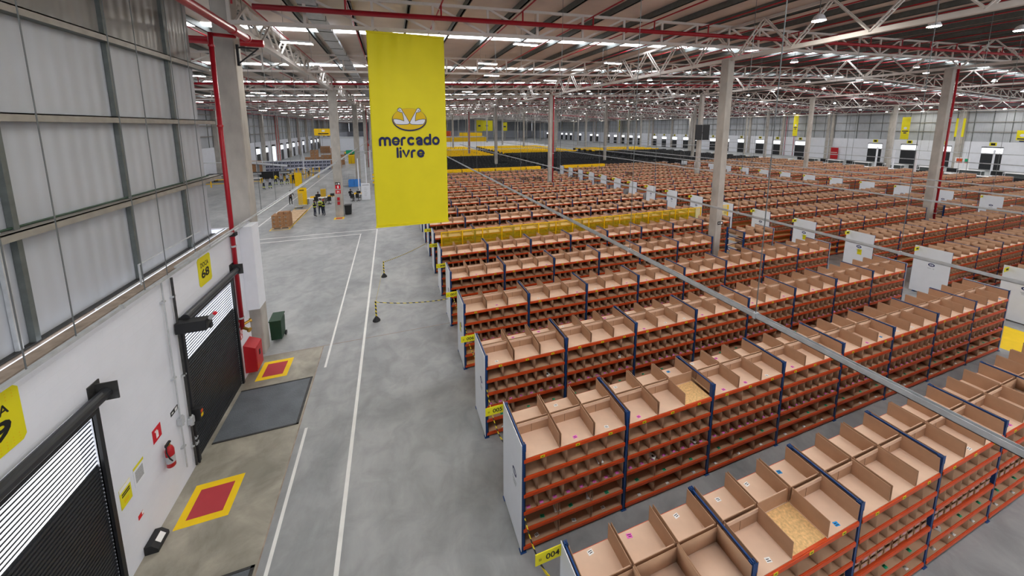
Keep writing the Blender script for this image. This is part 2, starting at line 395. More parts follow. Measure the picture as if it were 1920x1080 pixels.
# motor box of door 68
t = thing('door_motor', 'black motor housing with small red cap at the near end of roller drum sixty-eight', 'motor', (XL, 10.72, 4.12))
b = MB(); b.box(.04, .68, 0, .28, -.12, .16, 'black'); b.box(.68, .73, .02, .26, -.08, .1, 'dark'); b.obj('housing', t)
b = MB(); b.tube([(.7, .2, .1), (.8, .22, .2)], .055, 'galv', 10); b.tube([(.8, .22, .2), (.84, .23, .24)], .05, 'redsign', 10); b.tube([(.7, .14, -.06), (.76, .14, -.06)], .07, 'black', 10); b.obj('motor_cap', t)

def wall_sign(y0, y1, z0, z1, word, num, label):
    t = thing('dock_sign', label, 'sign', (XL + .004, 0, 0))
    b = MB(); c = .06
    pts = [(0, y0 + c, z0), (0, y1 - c, z0), (0, y1, z0 + c), (0, y1, z1 - c), (0, y1 - c, z1), (0, y0 + c, z1), (0, y0, z1 - c), (0, y0, z0 + c)]
    b.poly(pts, 'ysign', (.008, 0, 0)); b.obj('board', t)
    W = y1 - y0; H = z1 - z0
    text('word', word, t, 'ink', (W * .62, H * .17), 'yz', (.012, y0 + W * .19, z1 - H * .37), .015)
    text('number', num, t, 'ink', (W * .62, H * .32), 'yz', (.012, y0 + W * .19, z0 + H * .24), .03)
    b = MB()
    for i in range(9):
        for j in range(3):
            for zz in (z0 + .05 + j * .05, z1 - .05 - j * .05): b.box(.0085, .0095, y0 + .1 + i * (W - .2) / 8 - .008, y0 + .1 + i * (W - .2) / 8 + .008, zz - .008, zz + .008, 'gold')
    b.obj('dot_pattern', t)
wall_sign(12.2, 12.95, 4.6, 5.46, 'DOCA', '68', 'yellow dock sign reading DOCA 68 on the white wall')
wall_sign(6.02, 6.96, 4.6, 5.5, 'DOCA', '69', 'yellow dock sign reading DOCA 69, nearest the camera')

def plate(name, label, y0, y1, z0, z1, parts, cat='sign'):
    t = thing(name, label, cat, (XL + .003, 0, 0)); b = MB(); b.box(0, .006, y0, y1, z0, z1, parts[0]); b.obj('board', t)
    for (mname, a, c, d, e, mm) in parts[1]:
        b = MB(); b.box(.006, .009, y0 + a, y0 + c, z0 + d, z0 + e, mm); b.obj(mname, t)
    return t
t = plate('extinguisher_sign', 'small red square sign with white extinguisher symbol above the extinguisher', 9.48, 9.78, 2.02, 2.35, ('redsign', []))
b = MB(); b.box(.006, .009, 9.59, 9.67, 2.08, 2.24, 'wsticker'); b.box(.006, .009, 9.56, 9.64, 2.25, 2.28, 'wsticker'); b.obj('symbol', t)
t = plate('exit_sign', 'small black and white exit arrow sign near the conduits', 10.18, 10.48, 2.12, 2.24, ('ink', [('arrow_symbol', .03, .11, .045, .075, 'wsticker'), ('door_symbol', .17, .27, .02, .1, 'wsticker')]))
t = plate('warning_poster', 'yellow warning poster with black lettering beside roller door 69', 8.36, 8.67, 1.58, 2.03, ('ysign', [('header', 0, .31, .36, .45, 'wsticker'), ('text_line', .05, .27, .28, .31, 'ink'), ('text_line', .05, .27, .23, .26, 'ink'), ('footer', .09, .22, .07, .15, 'gold')]))
t = plate('notice_poster', 'white notice poster with yellow heading right of the warning poster', 8.78, 9.1, 1.65, 2.1, ('white', [('header', 0, .32, .39, .45, 'ysign')] + [('text_line', .04, .28, .07 + .03 * q, .082 + .03 * q, 'galvd') for q in range(9)]))
plate('floor_level_sign', 'tiny red and white sticker low on the white wall', 8.73, 8.88, .9, 1.0, ('redsign', [('white_corner', .1, .15, .03, .1, 'wsticker')]))
t = thing('hydrant_sign', 'red wall sign with white letter H beside the red pipe', 'sign', (XL + .003, 14.33, 0))
b = MB(); b.box(0, .006, 0, .22, 2.06, 2.36, 'redsign'); b.obj('board', t)
text('letter', 'H', t, 'wsticker', (.11, .16), 'yz', (.009, .055, 2.13), .02)
for k in range(2):
    t = thing('hydrant_sign', ['small red sign with white symbol below the H sign', 'small lowest red sign above the red cabinet'][k], 'sign', (XL + .003, 14.4, 0))
    b = MB(); b.box(0, .006, 0, .2, 1.78 - k * .2, 1.95 - k * .2, 'redsign'); b.obj('board', t)
    b = MB(); b.box(.006, .009, .06, .14, 1.81 - k * .2, 1.92 - k * .2, 'wsticker'); b.obj('symbol', t)

# fire extinguisher
t = thing('fire_extinguisher', 'red fire extinguisher hanging on the white wall between roller doors', 'fire extinguisher', (XL + .12, 9.75, 1.15))
b = MB(); b.lathe([(.07, 0), (.085, .02), (.085, .44), (.06, .52), (.03, .56)], (0, 0, 0), 'redbox', 20); smooth(b.obj('cylinder', t))
b = MB(); b.lathe([(.0862, .12), (.0862, .3)], (0, 0, 0), 'galv', 20); b.obj('label_band', t)
b = MB(); b.lathe([(.03, .56), (.03, .6), (.02, .62)], (0, 0, 0), 'brass', 12); b.box(-.02, .02, -.12, .06, .6, .625, 'black'); b.box(-.02, .02, -.12, .04, .64, .66, 'black'); b.obj('valve_handle', t)
b = MB(); b.tube([(0, 0, .6), (.02, -.14, .62), (.03, -.17, .5), (.05, -.12, .3), (.08, -.09, .2)], .014, 'black', 8); b.obj('hose', t)

# conduits
def conduit(label, y, z0, z1, r, m, jb=None):
    t = thing('conduit', label, 'conduit', (XL + .06, y, 0)); b = MB(); b.tube([(0, 0, z0), (0, 0, z1)], r, m, 8); b.obj('tube', t)
    for z in (z0 + .6, (z0 + z1) / 2, z1 - .5):
        b = MB(); b.box(-.06, .02, -.05, .05, z - .02, z + .02, 'galv'); b.obj('clamp', t)
    if jb: b = MB(); b.box(-.05, .06, -.06, .06, jb - .09, jb + .09, 'galv'); b.tube([(.02, 0, jb - .14), (.02, 0, jb + .14)], .045, 'galv', 8); b.obj('junction_box', t)
conduit('thin grey conduit running down the wall left of roller door 68', 10.42, .45, 5.55, .017, 'galv', 1.8)
conduit('dark steel conduit running down beside the track of roller door 68', 10.83, .1, 5.5, .028, 'dark', 1.45)
conduit('short black conduit beside the door controller', 10.97, .02, 1.3, .022, 'black')
t = thing('door_controller', 'black door control box with orange button by roller door 68', 'control box', (XL + .02, 11.02, 1.3))
b = MB(); b.box(0, .2, -.08, .1, 0, .36, 'black'); b.obj('housing', t); b = MB(); b.box(.2, .215, -.03, .05, .2, .27, 'orange'); b.obj('button', t)
b = MB(); b.box(.2, .21, -.04, .06, .08, .16, 'gold'); b.obj('status_label', t)

# wall rails (cable trays along the dock wall that carry on over the hall)
def channel(label, x, y0, y1, z, wd=.06, h=.05, name='cable_rail', m='galv', group=None):
    b = MB(); b.box(x - wd / 2, x + wd / 2, y0, y1, z, z + h, m)
    for y in np.arange(max(y0, 2) + 1, min(y1, 60), 3.0): b.box(x - wd / 2 - .01, x + wd / 2 + .01, y, y + .05, z - .01, z + h + .015, 'galv')
    return tag(b.obj(name), label, 'cable rail', group)
channel('grey cable rail along the top edge of the white dock wall', -5.36, 1.5, 140, 5.6, .07, .06)
channel('thin cable rail just above the one on the dock wall edge', -5.14, 10.5, 140, 5.85, .05, .045)
b = MB(); b.tube([(-5.75, 9.0, 5.66), (-5.75, 14.9, 5.68)], .02, 'galv', 6); b.tube([(-5.6, 10.1, 5.66), (-5.6, 10.1, 6.15), (-5.6, 12.9, 6.15)], .02, 'galv', 6)
tag(b.obj('bent_conduit'), 'bent thin conduit standing on the concrete ledge of the dock wall', 'conduit')

# concrete dock column with red pipes
def column(x, y, w_, z1, label, plinth=None, red=None, group='concrete columns on the building grid'):
    t = thing('concrete_column', label, 'column', (x, y, 0), 0, None)
    b = MB(); c = .03; a = w_ / 2
    n = len(b.v); k = b.mi('concrete')
    ring = [(-a + c, -a), (a - c, -a), (a, -a + c), (a, a - c), (a - c, a), (-a + c, a), (-a, a - c), (-a, -a + c)]
    for z in (0, z1):
        for p in ring: b.v.append((p[0], p[1], z))
    for j in range(8): b.f.append((n + j, n + (j + 1) % 8, n + 8 + (j + 1) % 8, n + 8 + j)); b.m.append(k)
    b.f.append(tuple(n + 8 + j for j in range(8))); b.m.append(k)
    b.obj('shaft', t); return t
t = column(-5.56, 16.25, .62, 14.4, 'big grey concrete column beside the dock wall with red pipe in front')
b = MB(); b.box(.0, .5, -1.0, -.3, 2.3, 5.6, 'white'); b.obj('white_casing', t)
t = thing('fire_riser', 'thick vertical red fire pipe in front of the concrete dock column', 'pipe', (-5.38, 14.45, 0))
b = MB(); b.tube([(0, 0, 2.0), (0, 0, 12.35)], .07, 'red', 14); b.tube([(-.05, 0, 12.3), (.6, .3, 12.33)], .06, 'red', 12); smooth(b.obj('pipe', t))
for z in (11.9, 9.3, 5.1, 2.4): b = MB(); b.tube([(0, 0, z), (0, 0, z + .06)], .09, 'galv' if z < 6 else 'red', 14); b.obj('pipe_collar', t)
b = MB(); b.box(-.09, .12, -.1, .1, 5.5, 5.62, 'black'); b.obj('wall_bracket', t)
b = MB(); b.tube([(0, 0, 2.05), (.22, -.1, 1.98)], .05, 'brass', 10); b.tube([(.22, -.1, 1.98), (.26, -.12, 1.97)], .085, 'brass', 10); b.obj('brass_valve', t)
b = MB(); b.tube([(0, 0, 2.15), (.18, .15, 2.2)], .05, 'brass', 10); b.tube([(.18, .15, 2.2), (.22, .18, 2.21)], .08, 'brass', 10); b.obj('brass_valve', t)
t = thing('hydrant_cabinet', 'red fire hose cabinet at the foot of the red pipe', 'cabinet', (XL + .01, 14.85, .18))
b = MB(); n = 0; b.poly([(0, -.33, 0), (.37, -.33, 0), (.37, -.33, .93), (0, -.33, 1.1)], 'redbox', (0, .66, 0)); b.obj('body', t)
b = MB(); b.box(.37, .382, -.29, .29, .05, .88, 'redbox'); b.obj('door', t); b = MB(); b.box(.382, .395, -.05, .05, .5, .7, 'ink'); b.obj('window', t)
t = thing('fire_main', 'thick red fire main along the top of the dock wall, ending at the column', 'pipe', (-4.6, 0, 12.38))
b = MB(); b.tube([(0, 3, 0), (0, 15.2, 0)], .125, 'red', 16); smooth(b.obj('pipe', t))
for y in (8.5, 13.9, 15.1): b = MB(); b.tube([(0, y, 0), (0, y + .07, 0)], .145, 'red', 16); b.obj('pipe_collar', t)
b = MB(); b.bar((-.55, 15.85, -.2), (.15, 15.85, -.2), .06, .05, 'black'); b.bar((-.5, 15.85, -.75), (.1, 15.85, -.22), .04, .04, 'black'); b.box(-.56, -.48, 15.8, 15.9, -.85, -.1, 'black'); b.obj('wall_bracket', t)
b = MB(); b.tube([(-9, 16.78, 12.55), (-4.55, 16.78, 12.55)], .14, 'red', 12); tag(smooth(b.obj('fire_branch_pipe')), 'thick red pipe passing crosswise behind the concrete dock column', 'pipe')

# green wheelie bin, wheel stop
t = thing('wheelie_bin', 'dark green wheelie bin behind the concrete dock column', 'bin', (-5.05, 17.0, 0))
b = MB(); b.box(-.2, .2, -.27, .27, .1, .95, 'gbin', -.02); b.obj('body', t); b = MB(); b.poly([(-.23, -.33, .95), (.23, -.33, .95), (.23, .33, 1.04), (-.23, .33, 1.04)], 'gbin', (0, 0, .04)); b.obj('lid', t)
for sx in (-.22, .22): b = MB(); b.tube([(sx - .03, .26, .1), (sx + .03, .26, .1)], .1, 'black', 14); b.obj('wheel', t)
t = thing('wheel_chock', 'black rubber wheel chock with white sticker against the white wall', 'chock', (XL + .01, 8.72, 0))
b = MB(); b.poly([(0, 0, 0), (.24, 0, 0), (.24, 0, .08), (.12, 0, .2), (0, 0, .2)], 'black', (0, .4, 0)); b.obj('block', t)
b = MB(); b.poly([(.135, .12, .192), (.225, .12, .102), (.225, .32, .102), (.135, .32, .192)], 'wsticker'); b.obj('sticker', t)

# floor markings
def strip(name, label, x0, x1, y0, y1, m='wpaint', z=.003, cat='floor line'):
    b = MB(); b.box(x0, x1, y0, y1, 0, z, m); return tag(b.obj(name), label, cat)
strip('floor_line', 'long white floor line nearest the racks', -1.52, -1.42, .5, 33.4)
strip('floor_line', 'short white floor line beside the dock plates, nearest the camera', -2.9, -2.82, 5.5, 11.3)
strip('floor_line', 'white floor line in the aisle, starting past the dock column', -2.82, -2.74, 14.2, 32.3)
strip('floor_line', 'white floor line crossing the aisle, the nearer of two', -10.6, -2.7, 32.3, 32.42)
strip('floor_line', 'white floor line crossing the aisle, the farther of two', -10.8, -1.42, 33.4, 33.52)
strip('floor_line', 'long white floor line running past the group of people', -12.1, -11.98, 36, 130)
for args in ((-10.6, -9.1, 36.0, 36.08), (-10.66, -10.58, 36, 46.5), (-9.14, -9.06, 36, 46.5)):
    strip('floor_line', 'thin yellow floor line %s the carton pallets' % {-10.6: 'in front of', -10.66: 'left of', -9.14: 'right of'}[args[0]], *args, m='ypaint')
for k, (a, c, d, e) in enumerate(((-5.2, 2.35, 15.72, 15.75), (-3.09, -3.06, .5, 15.72))):
    b = MB(); b.box(a, c, d, e, 0, .002, 'ledge'); struct(b.obj('trim_%d' % (k + 2)))
for k, (x0, x1, y0, y1, lb) in enumerate(((-5.17, -4.1, 9.12, 10.22, 'nearest the camera'), (-5.1, -4.08, 14.18, 15.3, 'in front of the red cabinet'), (-5.75, -4.8, 38.4, 39.3, 'in front of the numbered hall column'))):
    t = thing('floor_marking', 'yellow framed red square painted on the floor, ' + lb, 'floor marking', (0, 0, 0))
    b = MB(); b.box(x0, x1, y0, y1, 0, .003, 'ypaint'); b.obj('yellow_border', t); b = MB(); b.box(x0 + .17, x1 - .17, y0 + .17, y1 - .17, .003, .005, 'rpaint'); b.obj('red_square', t)
for k, (y0, y1) in enumerate(((11.55, 13.78), (5.3, 7.75))):
    t = thing('dock_leveller', 'dark chequered steel dock plate in the floor ' + ('near the red cabinet' if k == 0 else 'nearest the camera'), 'dock plate')
    b = MB(); b.box(XL + .1, -3.2, y0 + .05, y1 - .05, 0, .012, 'plate'); b.obj('deck', t)
    b = MB(); b.box(XL + .1, -3.13, y0, y0 + .05, 0, .02, 'dark'); b.box(XL + .1, -3.13, y1 - .05, y1, 0, .02, 'dark'); b.box(-3.2, -3.13, y0, y1, 0, .02, 'dark'); b.obj('frame', t)
t = strip('floor_marking', 'yellow painted floor patch in the cross aisle beyond the racks', 24.1, 27.0, 5.3, 7.0, 'ypaint', cat='floor marking')

# stanchions and tape
def sag(a, c, s, n=14):
    a = Vector(a); c = Vector(c); return [tuple(a.lerp(c, i / n) - Vector((0, 0, s * 4 * (i / n) * (1 - i / n)))) for i in range(n + 1)]
for k, (x, y) in enumerate(((-1.0, 17.1), (-.72, 22.3))):
    t = thing('stanchion', 'striped barrier post on a black foot, %s of two' % ('nearer' if k == 0 else 'farther'), 'barrier post', (x, y, 0))
    b = MB(); b.lathe([(.18, 0), (.17, .05), (.06, .2), (.03, .22)], (0, 0, 0), 'black', 16); b.obj('foot', t)
    b = MB(); b.tube([(0, 0, .2), (0, 0, 1.0)], .035, 'tape', 10); b.obj('post', t)
TAPES = [((-1.0, 17.1, .95), (2.3, 15.8, 1.2), .12, 'from the nearer post to the racks'), ((-1.0, 17.1, .95), (-.72, 22.3, .95), .1, 'between the two posts'), ((-.72, 22.3, .95), (2.4, 25.0, 1.1), .1, 'from the farther post to the racks'),
         ((2.38, 6.0, .95), (2.36, 4.35, 1.7), .35, 'across the rack aisle nearest the camera'), ((2.38, 9.1, 1.6), (2.36, 7.35, 1.5), .3, 'across the second nearest rack aisle'), ((2.4, 12.3, 1.7), (2.4, 10.45, 1.7), .25, 'across the third nearest rack aisle'), ((2.42, 15.4, 1.7), (2.42, 13.6, 1.7), .2, 'across the fourth nearest rack aisle')]
for a, c, s, lb in TAPES:
    P = sag(a, c, s); b = MB()
    for p, q in zip(P[:-1], P[1:]): b.bar(p, q, .014 if 'aisle' in lb else .01, .05 if 'aisle' in lb else .028, 'tape')
    tag(b.obj('barrier_tape'), 'sagging yellow and black striped tape ' + lb, 'barrier tape')

# ------------------------------------------------------------------ racks
BAY, DEP, HT = 2.67, 1.25, 2.66
LV = [2.31, 1.88, 1.46, 1.03, .59, .15]
CELLS = [3, 5, 8, 8, 3, 3]
def front_y(k): return 3.02 + 3.05 * k if k < 3 else 12.3 + 3.15 * (k - 3)
BLOCK = [(2.33, 8, 'beside the main aisle'), (27.9, 8.42, 'in the second block'), (54.95, 9, 'in the third block')]
MESHC = {}
def cached(key, fn):
    if key not in MESHC: MESHC[key] = fn()
    return MESHC[key]
def upright_mesh(simple, m='blue'):
    b = MB()
    for y in (0, DEP - .08):
        b.box(-.045, .045, y, y + .03, 0, HT, m); b.box(-.045, -.03, y, y + .08, 0, HT, m); b.box(.03, .045, y, y + .08, 0, HT, m)
        if not simple: b.box(-.07, .07, y - .03, y + .1, 0, .012, m); b.box(-.05, .05, y - .006, y, HT - .16, HT + .02, m) if y == 0 else None
    b.box(-.013, .013, 0, DEP, HT - .035, HT + .0, m)
    if not simple:
        for z in (.4, 1.3, 2.1): b.box(-.012, .012, .05, DEP - .05, z, z + .04, m)
        b.bar((0, .05, .45), (0, DEP - .05, 1.3), .02, .03, m); b.bar((0, DEP - .05, 1.35), (0, .05, 2.1), .02, .03, m)
    return b.mesh('upright')
def beam_mesh(L, m='orange'):
    b = MB(); b.box(0, L, 0, .035, -.085, -.012, m); b.box(0, L, .012, .05, -.02, 0, m); return b.mesh('beam')
def board_mesh(L, m='osb', t=.018):
    b = MB(); b.box(0, L, .035, DEP - .035, -.02, -.02 + t, m); return b.mesh('shelf_board')
def bin_mesh(wd, dp, h, hb, var=0, top=False):
    b = MB(); t = .009; k = b.mi('card'); rr = random.Random(var)
    b.box(0, wd, 0, dp, 0, .012, 'card2' if top else 'card')  # lower shelf bottoms get the darker card as painted shade
    def wall(p0, p1, h0, h1, lean):   # a panel standing on p0-p1 with its own slight lean
        n = len(b.v); a = Vector((p0[0], p0[1], 0)); c = Vector((p1[0], p1[1], 0)); d = (c - a).normalized(); r = Vector((-d.y, d.x, 0)) * t
        L = Vector(lean)
        b.v.extend([tuple(a), tuple(c), tuple(c + r), tuple(a + r), tuple(a + Vector((0, 0, h0)) + L), tuple(c + Vector((0, 0, h1)) + L * .6), tuple(c + r + Vector((0, 0, h1)) + L * .6), tuple(a + r + Vector((0, 0, h0)) + L)])
        for f in BOXF: b.f.append(tuple(int(n + i) for i in f)); b.m.append(k)
    q = .022 if top else .006
    wall((wd - t, 0), (wd - t, dp), h, h, (-rr.uniform(0, q), rr.uniform(-.01, .01), 0))
    wall((t, dp), (t, 0), h, h - rr.choice((0, 0, .02)), (rr.uniform(0, q), 0, 0))
    wall((wd - t, dp - t), (t, dp - t), hb, hb, (0, 0 if top else -rr.uniform(0, q), 0))
    if top:
        z = hb - .075; y = dp - .0185
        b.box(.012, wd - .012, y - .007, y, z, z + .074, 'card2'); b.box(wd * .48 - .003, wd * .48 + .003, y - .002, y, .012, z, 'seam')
    return b.mesh('cardboard_bin')
def sticker_mesh(mn):
    b = MB(); b.box(-.05, .05, 0, .07, 0, .002, mn); b.box(-.035, .035, .015, .025, .002, .003, 'ink'); b.box(-.035, .02, .04, .05, .002, .003, 'ink'); return b.mesh('sticker')

ROWS = []     # (block, k, seg_x0, bay0, nb, kind)
COLX = [-5.3, 19.0, 43.2, 67.4, 91.6, 115.8]; COLY = [15.9 + 24 * i for i in range(12)]
def segs(bi, k, nb):
    x0 = BLOCK[bi][0]; fy = front_y(k); gaps = set()
    for cx in COLX:
        for cy in COLY:
            if fy - .45 < cy < fy + DEP + .45:
                for i in range(int(nb)):
                    if x0 + i * BAY - .3 < cx < x0 + (i + 1) * BAY + .3:
                        if not (cx < x0 + i * BAY or cx > x0 + (i + 1) * BAY) or True: gaps.add(i)
    # keep at most the bay(s) that really meet the column
    gaps = {i for i in gaps if x0 + i * BAY - .42 < min(cx for cx in COLX if abs(cx - (x0 + (i + .5) * BAY)) < BAY) < x0 + (i + 1) * BAY + .42}
    out = []; s = 0; n = int(nb)
    for g in sorted(gaps) + [n]:
        if g > s: out.append((s, g - s))
        s = g + 1
    return out
BINS = []; CRATES = {'ybox': [], 'black': []}
def bay_count(bi): return 8 if bi < 2 else 9
def place_row(bi, k, zone):
    x0, _, where = BLOCK[bi]; nb = bay_count(bi); fy = front_y(k)
    bayw = BAY if bi != 1 else 2.78
    detail = (bi == 0 and k <= 5) or (bi == 1 and k <= 4)
    sg = segs(bi, k, nb)
    for si, (s0, n) in enumerate(sg):
        X0 = x0 + s0 * bayw
        z_name = {'brown': 'orange and blue', 'yellow': 'crate topped', 'black': 'dark crate topped'}[zone]
        lab = '%s rack %s, %s from the camera' % (z_name, where, ordw(k))
        if len(sg) > 1: lab += ', ' + ('part before the column' if si == 0 else 'part past the column' if si == 1 else 'last part')
        t = thing('shelving_rack', lab, 'shelving rack', (X0, fy, 0), 0, None)
        um = cached(('u', not detail, zone), lambda: upright_mesh(not detail, 'blue' if zone == 'brown' else 'black'))
        for i in range(n + 1): link('upright', um, t, (i * bayw + (.045 if i == 0 else 0), 0, 0))
        bm = 'orange' if zone == 'brown' else 'black'; bo = 'osb' if zone == 'brown' else 'black'
        lvs = LV if fy < 30 else LV[:3]
        if detail:
            L = bayw - .1
            m1 = cached(('b', L), lambda: beam_mesh(L)); m2 = cached(('s', L), lambda: board_mesh(L))
            for i in range(n):
                for z in lvs:
                    link('beam', m1, t, (i * bayw + .05, -.012, z)); link('beam', m1, t, (i * bayw + .05 + L, DEP + .012, z), PI)
                    link('shelf_board', m2, t, (i * bayw + .05, 0, z))
                lm = cached('lab', lambda: MB().box(-.05, .05, 0, .004, -.07, -.015, 'ysign').box(-.03, .03, -.001, 0, -.055, -.045, 'ink').box(-.03, .03, -.001, 0, -.038, -.03, 'ink').mesh('shelf_label'))
                for c in range(3): link('shelf_label', lm, t, (i * bayw + .05 + L * (c + .5) / 3, -.0165, LV[0]))
        else:
            L = n * bayw - .02
            m1 = cached(('b', L, bm), lambda: beam_mesh(L, bm)); m2 = cached(('s', L, bo), lambda: board_mesh(L, bo))
            for z in lvs:
                link('beam', m1, t, (.01, .005, z)); link('shelf_board', m2, t, (.01, 0, z))
            link('beam', m1, t, (.01 + L, DEP - .005, lvs[0]), PI)
        if zone == 'brown' or bi > 0:
            pw = DEP + (.0 if bi == 0 else .14)
            pm = cached(('p', pw, bi, zone), lambda: MB().box(-.012, 0, -.02, pw, .06, HT + .02, 'white' if zone == 'brown' else 'black').mesh('end_panel'))
            if si == 0:
                e = link('end_panel', pm, t, (0, 0, 0))
                if zone == 'brown' and k < 10:
                    b = MB(); yc, zc = pw * .48, 1.75
                    if bi == 0: yc, zc = .42, 1.62
                    b.poly([(-.0135, yc + .13 * math.cos(q * PI / 10), zc + .09 * math.sin(q * PI / 10)) for q in range(20)], 'navy')
                    b.box(-.0145, -.014, yc - .07, yc + .07, zc - .035, zc + .035, 'inkwhite'); b.box(-.0155, -.015, yc - .05, yc + .05, zc - .012, zc + .012, 'navy')
                    for q in range(3): b.box(-.0135, -.0125, yc - .13 + .02 * q, yc + .13 - .02 * q, zc - .2 - .05 * q, zc - .185 - .05 * q, 'galvd')
                    b.obj('printed_logo', e)
                    if k in (3,) or (bi == 1 and k == 4): MB().box(-.0135, -.0125, .5, .72, 1.25, 1.6, 'ysign').obj('yellow_notice', e)
                    if bi == 1 and k == 2: MB().poly([(-.03, .5, 1.42), (-.03, .75, 1.3), (-.03, .9, 1.45), (-.03, .62, 1.58)], 'white', (.015, 0, 0)).obj('hanging_paper', e)
            if si == len(sg) - 1: link('end_panel', pm, t, (n * bayw + .012, 0, 0))
        if si == 0 and k < 14 and zone == 'brown':
            sb = cached('signb', lambda: MB().box(-.46, 0, 0, .012, 0, .21, 'ysign').mesh('row_sign'))
            s = link('row_sign', sb, t, (-.0, DEP - .02, 2.42))
            if bi == 0:
                text('sign_number', '%03d' % (k + 4), s, 'ink', (.24, .105), 'xz', (-.28, -.003, .052), .02)
                text('sign_word', 'RUA', s, 'ink', (.045, .05), 'xz', (-.4, -.003, .07), .01)
            else: MB().box(-.3, -.08, -.002, 0, .06, .15, 'ink').obj('sign_number', s)
        # contents
        for i in range(s0, s0 + n):
            bx = x0 + i * bayw + .05; L = bayw - .1
            if zone == 'brown' and not (bi == 1 and k == 16 and i < 3):
                for l, z in enumerate(LV):
                    if fy > 30 and l > 1: continue
                    if fy > 12 and l > 3: continue
                    nc = CELLS[l]
                    if bi == 0 and k == 0 and l == 3 and i >= 1: continue      # small stacked cartons go here
                    if l == 2 and k > 2 and (i + k) % 4 == 0: nc = 7
                    wd = L / nc
                    for c in range(nc):
                        h = .335 if l == 0 else .31
                        if (bi, k, i, l, c) not in ((0, 1, 1, 0, 2), (0, 0, 1, 0, 1)): BINS.append((bx + c * wd + .008, fy + .012, z + .002, wd - .016, .6, h, .29 if l == 0 else .29, 0, bi, k, i, l, c, nc))
                        if l == 0 or (k < 2 and bi == 0 and l == 1): BINS.append((bx + (c + 1) * wd - .008, fy + DEP - .012, z + .002, wd - .016, .6, h, .29, 1, bi, k, i, l, c, nc))
            else:
                key = 'black' if zone == 'black' else 'ybox'
                for c in range(4):
                    CRATES[key].append((bx + c * L / 4, fy + .02, LV[0], L / 4 - .015, .58, .46 if key == 'ybox' else .36, bi, k, i, c))
LAST_BROWN = 16
for bi in range(3):
    for k in range(0, 38):
        if bi == 1 and k < 1: continue
        if bi == 2 and k < 3: continue
        zone = 'brown' if k < (16 if bi == 0 else 17) else ('yellow' if k == 16 and bi == 0 else ('black' if k < (25 if bi == 0 else 27) else 'yellow'))
        if bi == 2 and 27 <= k: zone = 'yellow'
        if zone == 'yellow' and bi == 2 and k > 30: continue
        if k > 36: continue
        place_row(bi, k, zone)

# bins: the 300 that show largest are objects of their own, the rest one mass
CF = Vector((math.sin(YAW) * math.cos(PITCH), math.cos(YAW) * math.cos(PITCH), -math.sin(PITCH)))
CR = Vector((math.cos(YAW), -math.sin(YAW), 0)); CU = CR.cross(CF)
def size_seen(p, s):
    d = Vector(p) - Vector((0, 0, 9.3)); z = d.dot(CF)
    if z < .3: return 0
    u = 960 + 655 * d.dot(CR) / z; v = 327 - 655 * d.dot(CU) / z
    if u < -20 or u > 1950 or v > 1110: return 0
    return s / d.length_squared
def bscore(t):
    x, y, z, wd, dp, h, hb, flip, bi, k, i, l, c, nc = t
    s = wd * (dp + h) if l == 0 else wd * h * .55
    if l and bi == 0 and k == 1 and x < 7 and y < 6: s *= 1.0
    if l >= 1 and flip: return 0
    if l and k > 1 or (l and bi): s *= .5
    return size_seen((x + (wd / 2 if not flip else -wd / 2), y, z), s)
BINS.sort(key=lambda t: -bscore(t))
LW = ['atop', 'on the second shelf of', 'on the third shelf of', 'on the fourth shelf of', 'on the fifth shelf of', 'on the bottom shelf of']
RW = ['nearest rack', 'second rack', 'third rack', 'fourth rack', 'fifth rack', 'sixth rack', 'seventh rack', 'eighth rack', 'ninth rack']
def rackname(k): return ordw(k) + ' rack' if k else 'nearest rack'
stk = {c: cached(('st', c), lambda c=c: sticker_mesh(c)) for c in ('pink', 'green', 'wsticker', 'bluest')}
for j, tb in enumerate(BINS[:300]):
    x, y, z, wd, dp, h, hb, flip, bi, k, i, l, c, nc = tb
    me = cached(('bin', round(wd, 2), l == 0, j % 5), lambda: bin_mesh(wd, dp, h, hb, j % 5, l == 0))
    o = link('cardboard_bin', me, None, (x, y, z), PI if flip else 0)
    if bi == 0: lab = 'cardboard bin %s %s, %s bay, %s row, %s' % (LW[l], rackname(k), ORD[i], 'back' if flip else 'front', ORD[c])
    else: lab = 'cardboard bin %s second block %s, %s bay, %s row %s' % (LW[l], rackname(k), ORD[i], 'back' if flip else 'front', ORD[c])
    tag(o, lab, 'cardboard bin', 'open cardboard bins on the racks')
    sc = None
    if l == 0:
        if R.random() < .55: sc = R.choice(['pink', 'wsticker', 'wsticker', 'bluest'] if k < 2 else ['wsticker', 'pink'])
    else: sc = {1: 'pink' if R.random() < .15 else None, 2: 'pink' if k == 1 and R.random() < .3 else None, 3: 'pink', 4: 'green', 5: 'wsticker'}[l]
    if sc:
        s = link('sticker', stk[sc], o, (wd * R.uniform(.4, .6), R.uniform(.01, .06) if l else R.uniform(.03, .12), .0125), R.uniform(-.2, .2))
        s['label'] = {'pink': 'pink sticker', 'green': 'green sticker', 'wsticker': 'white sticker', 'bluest': 'blue sticker'}[sc]
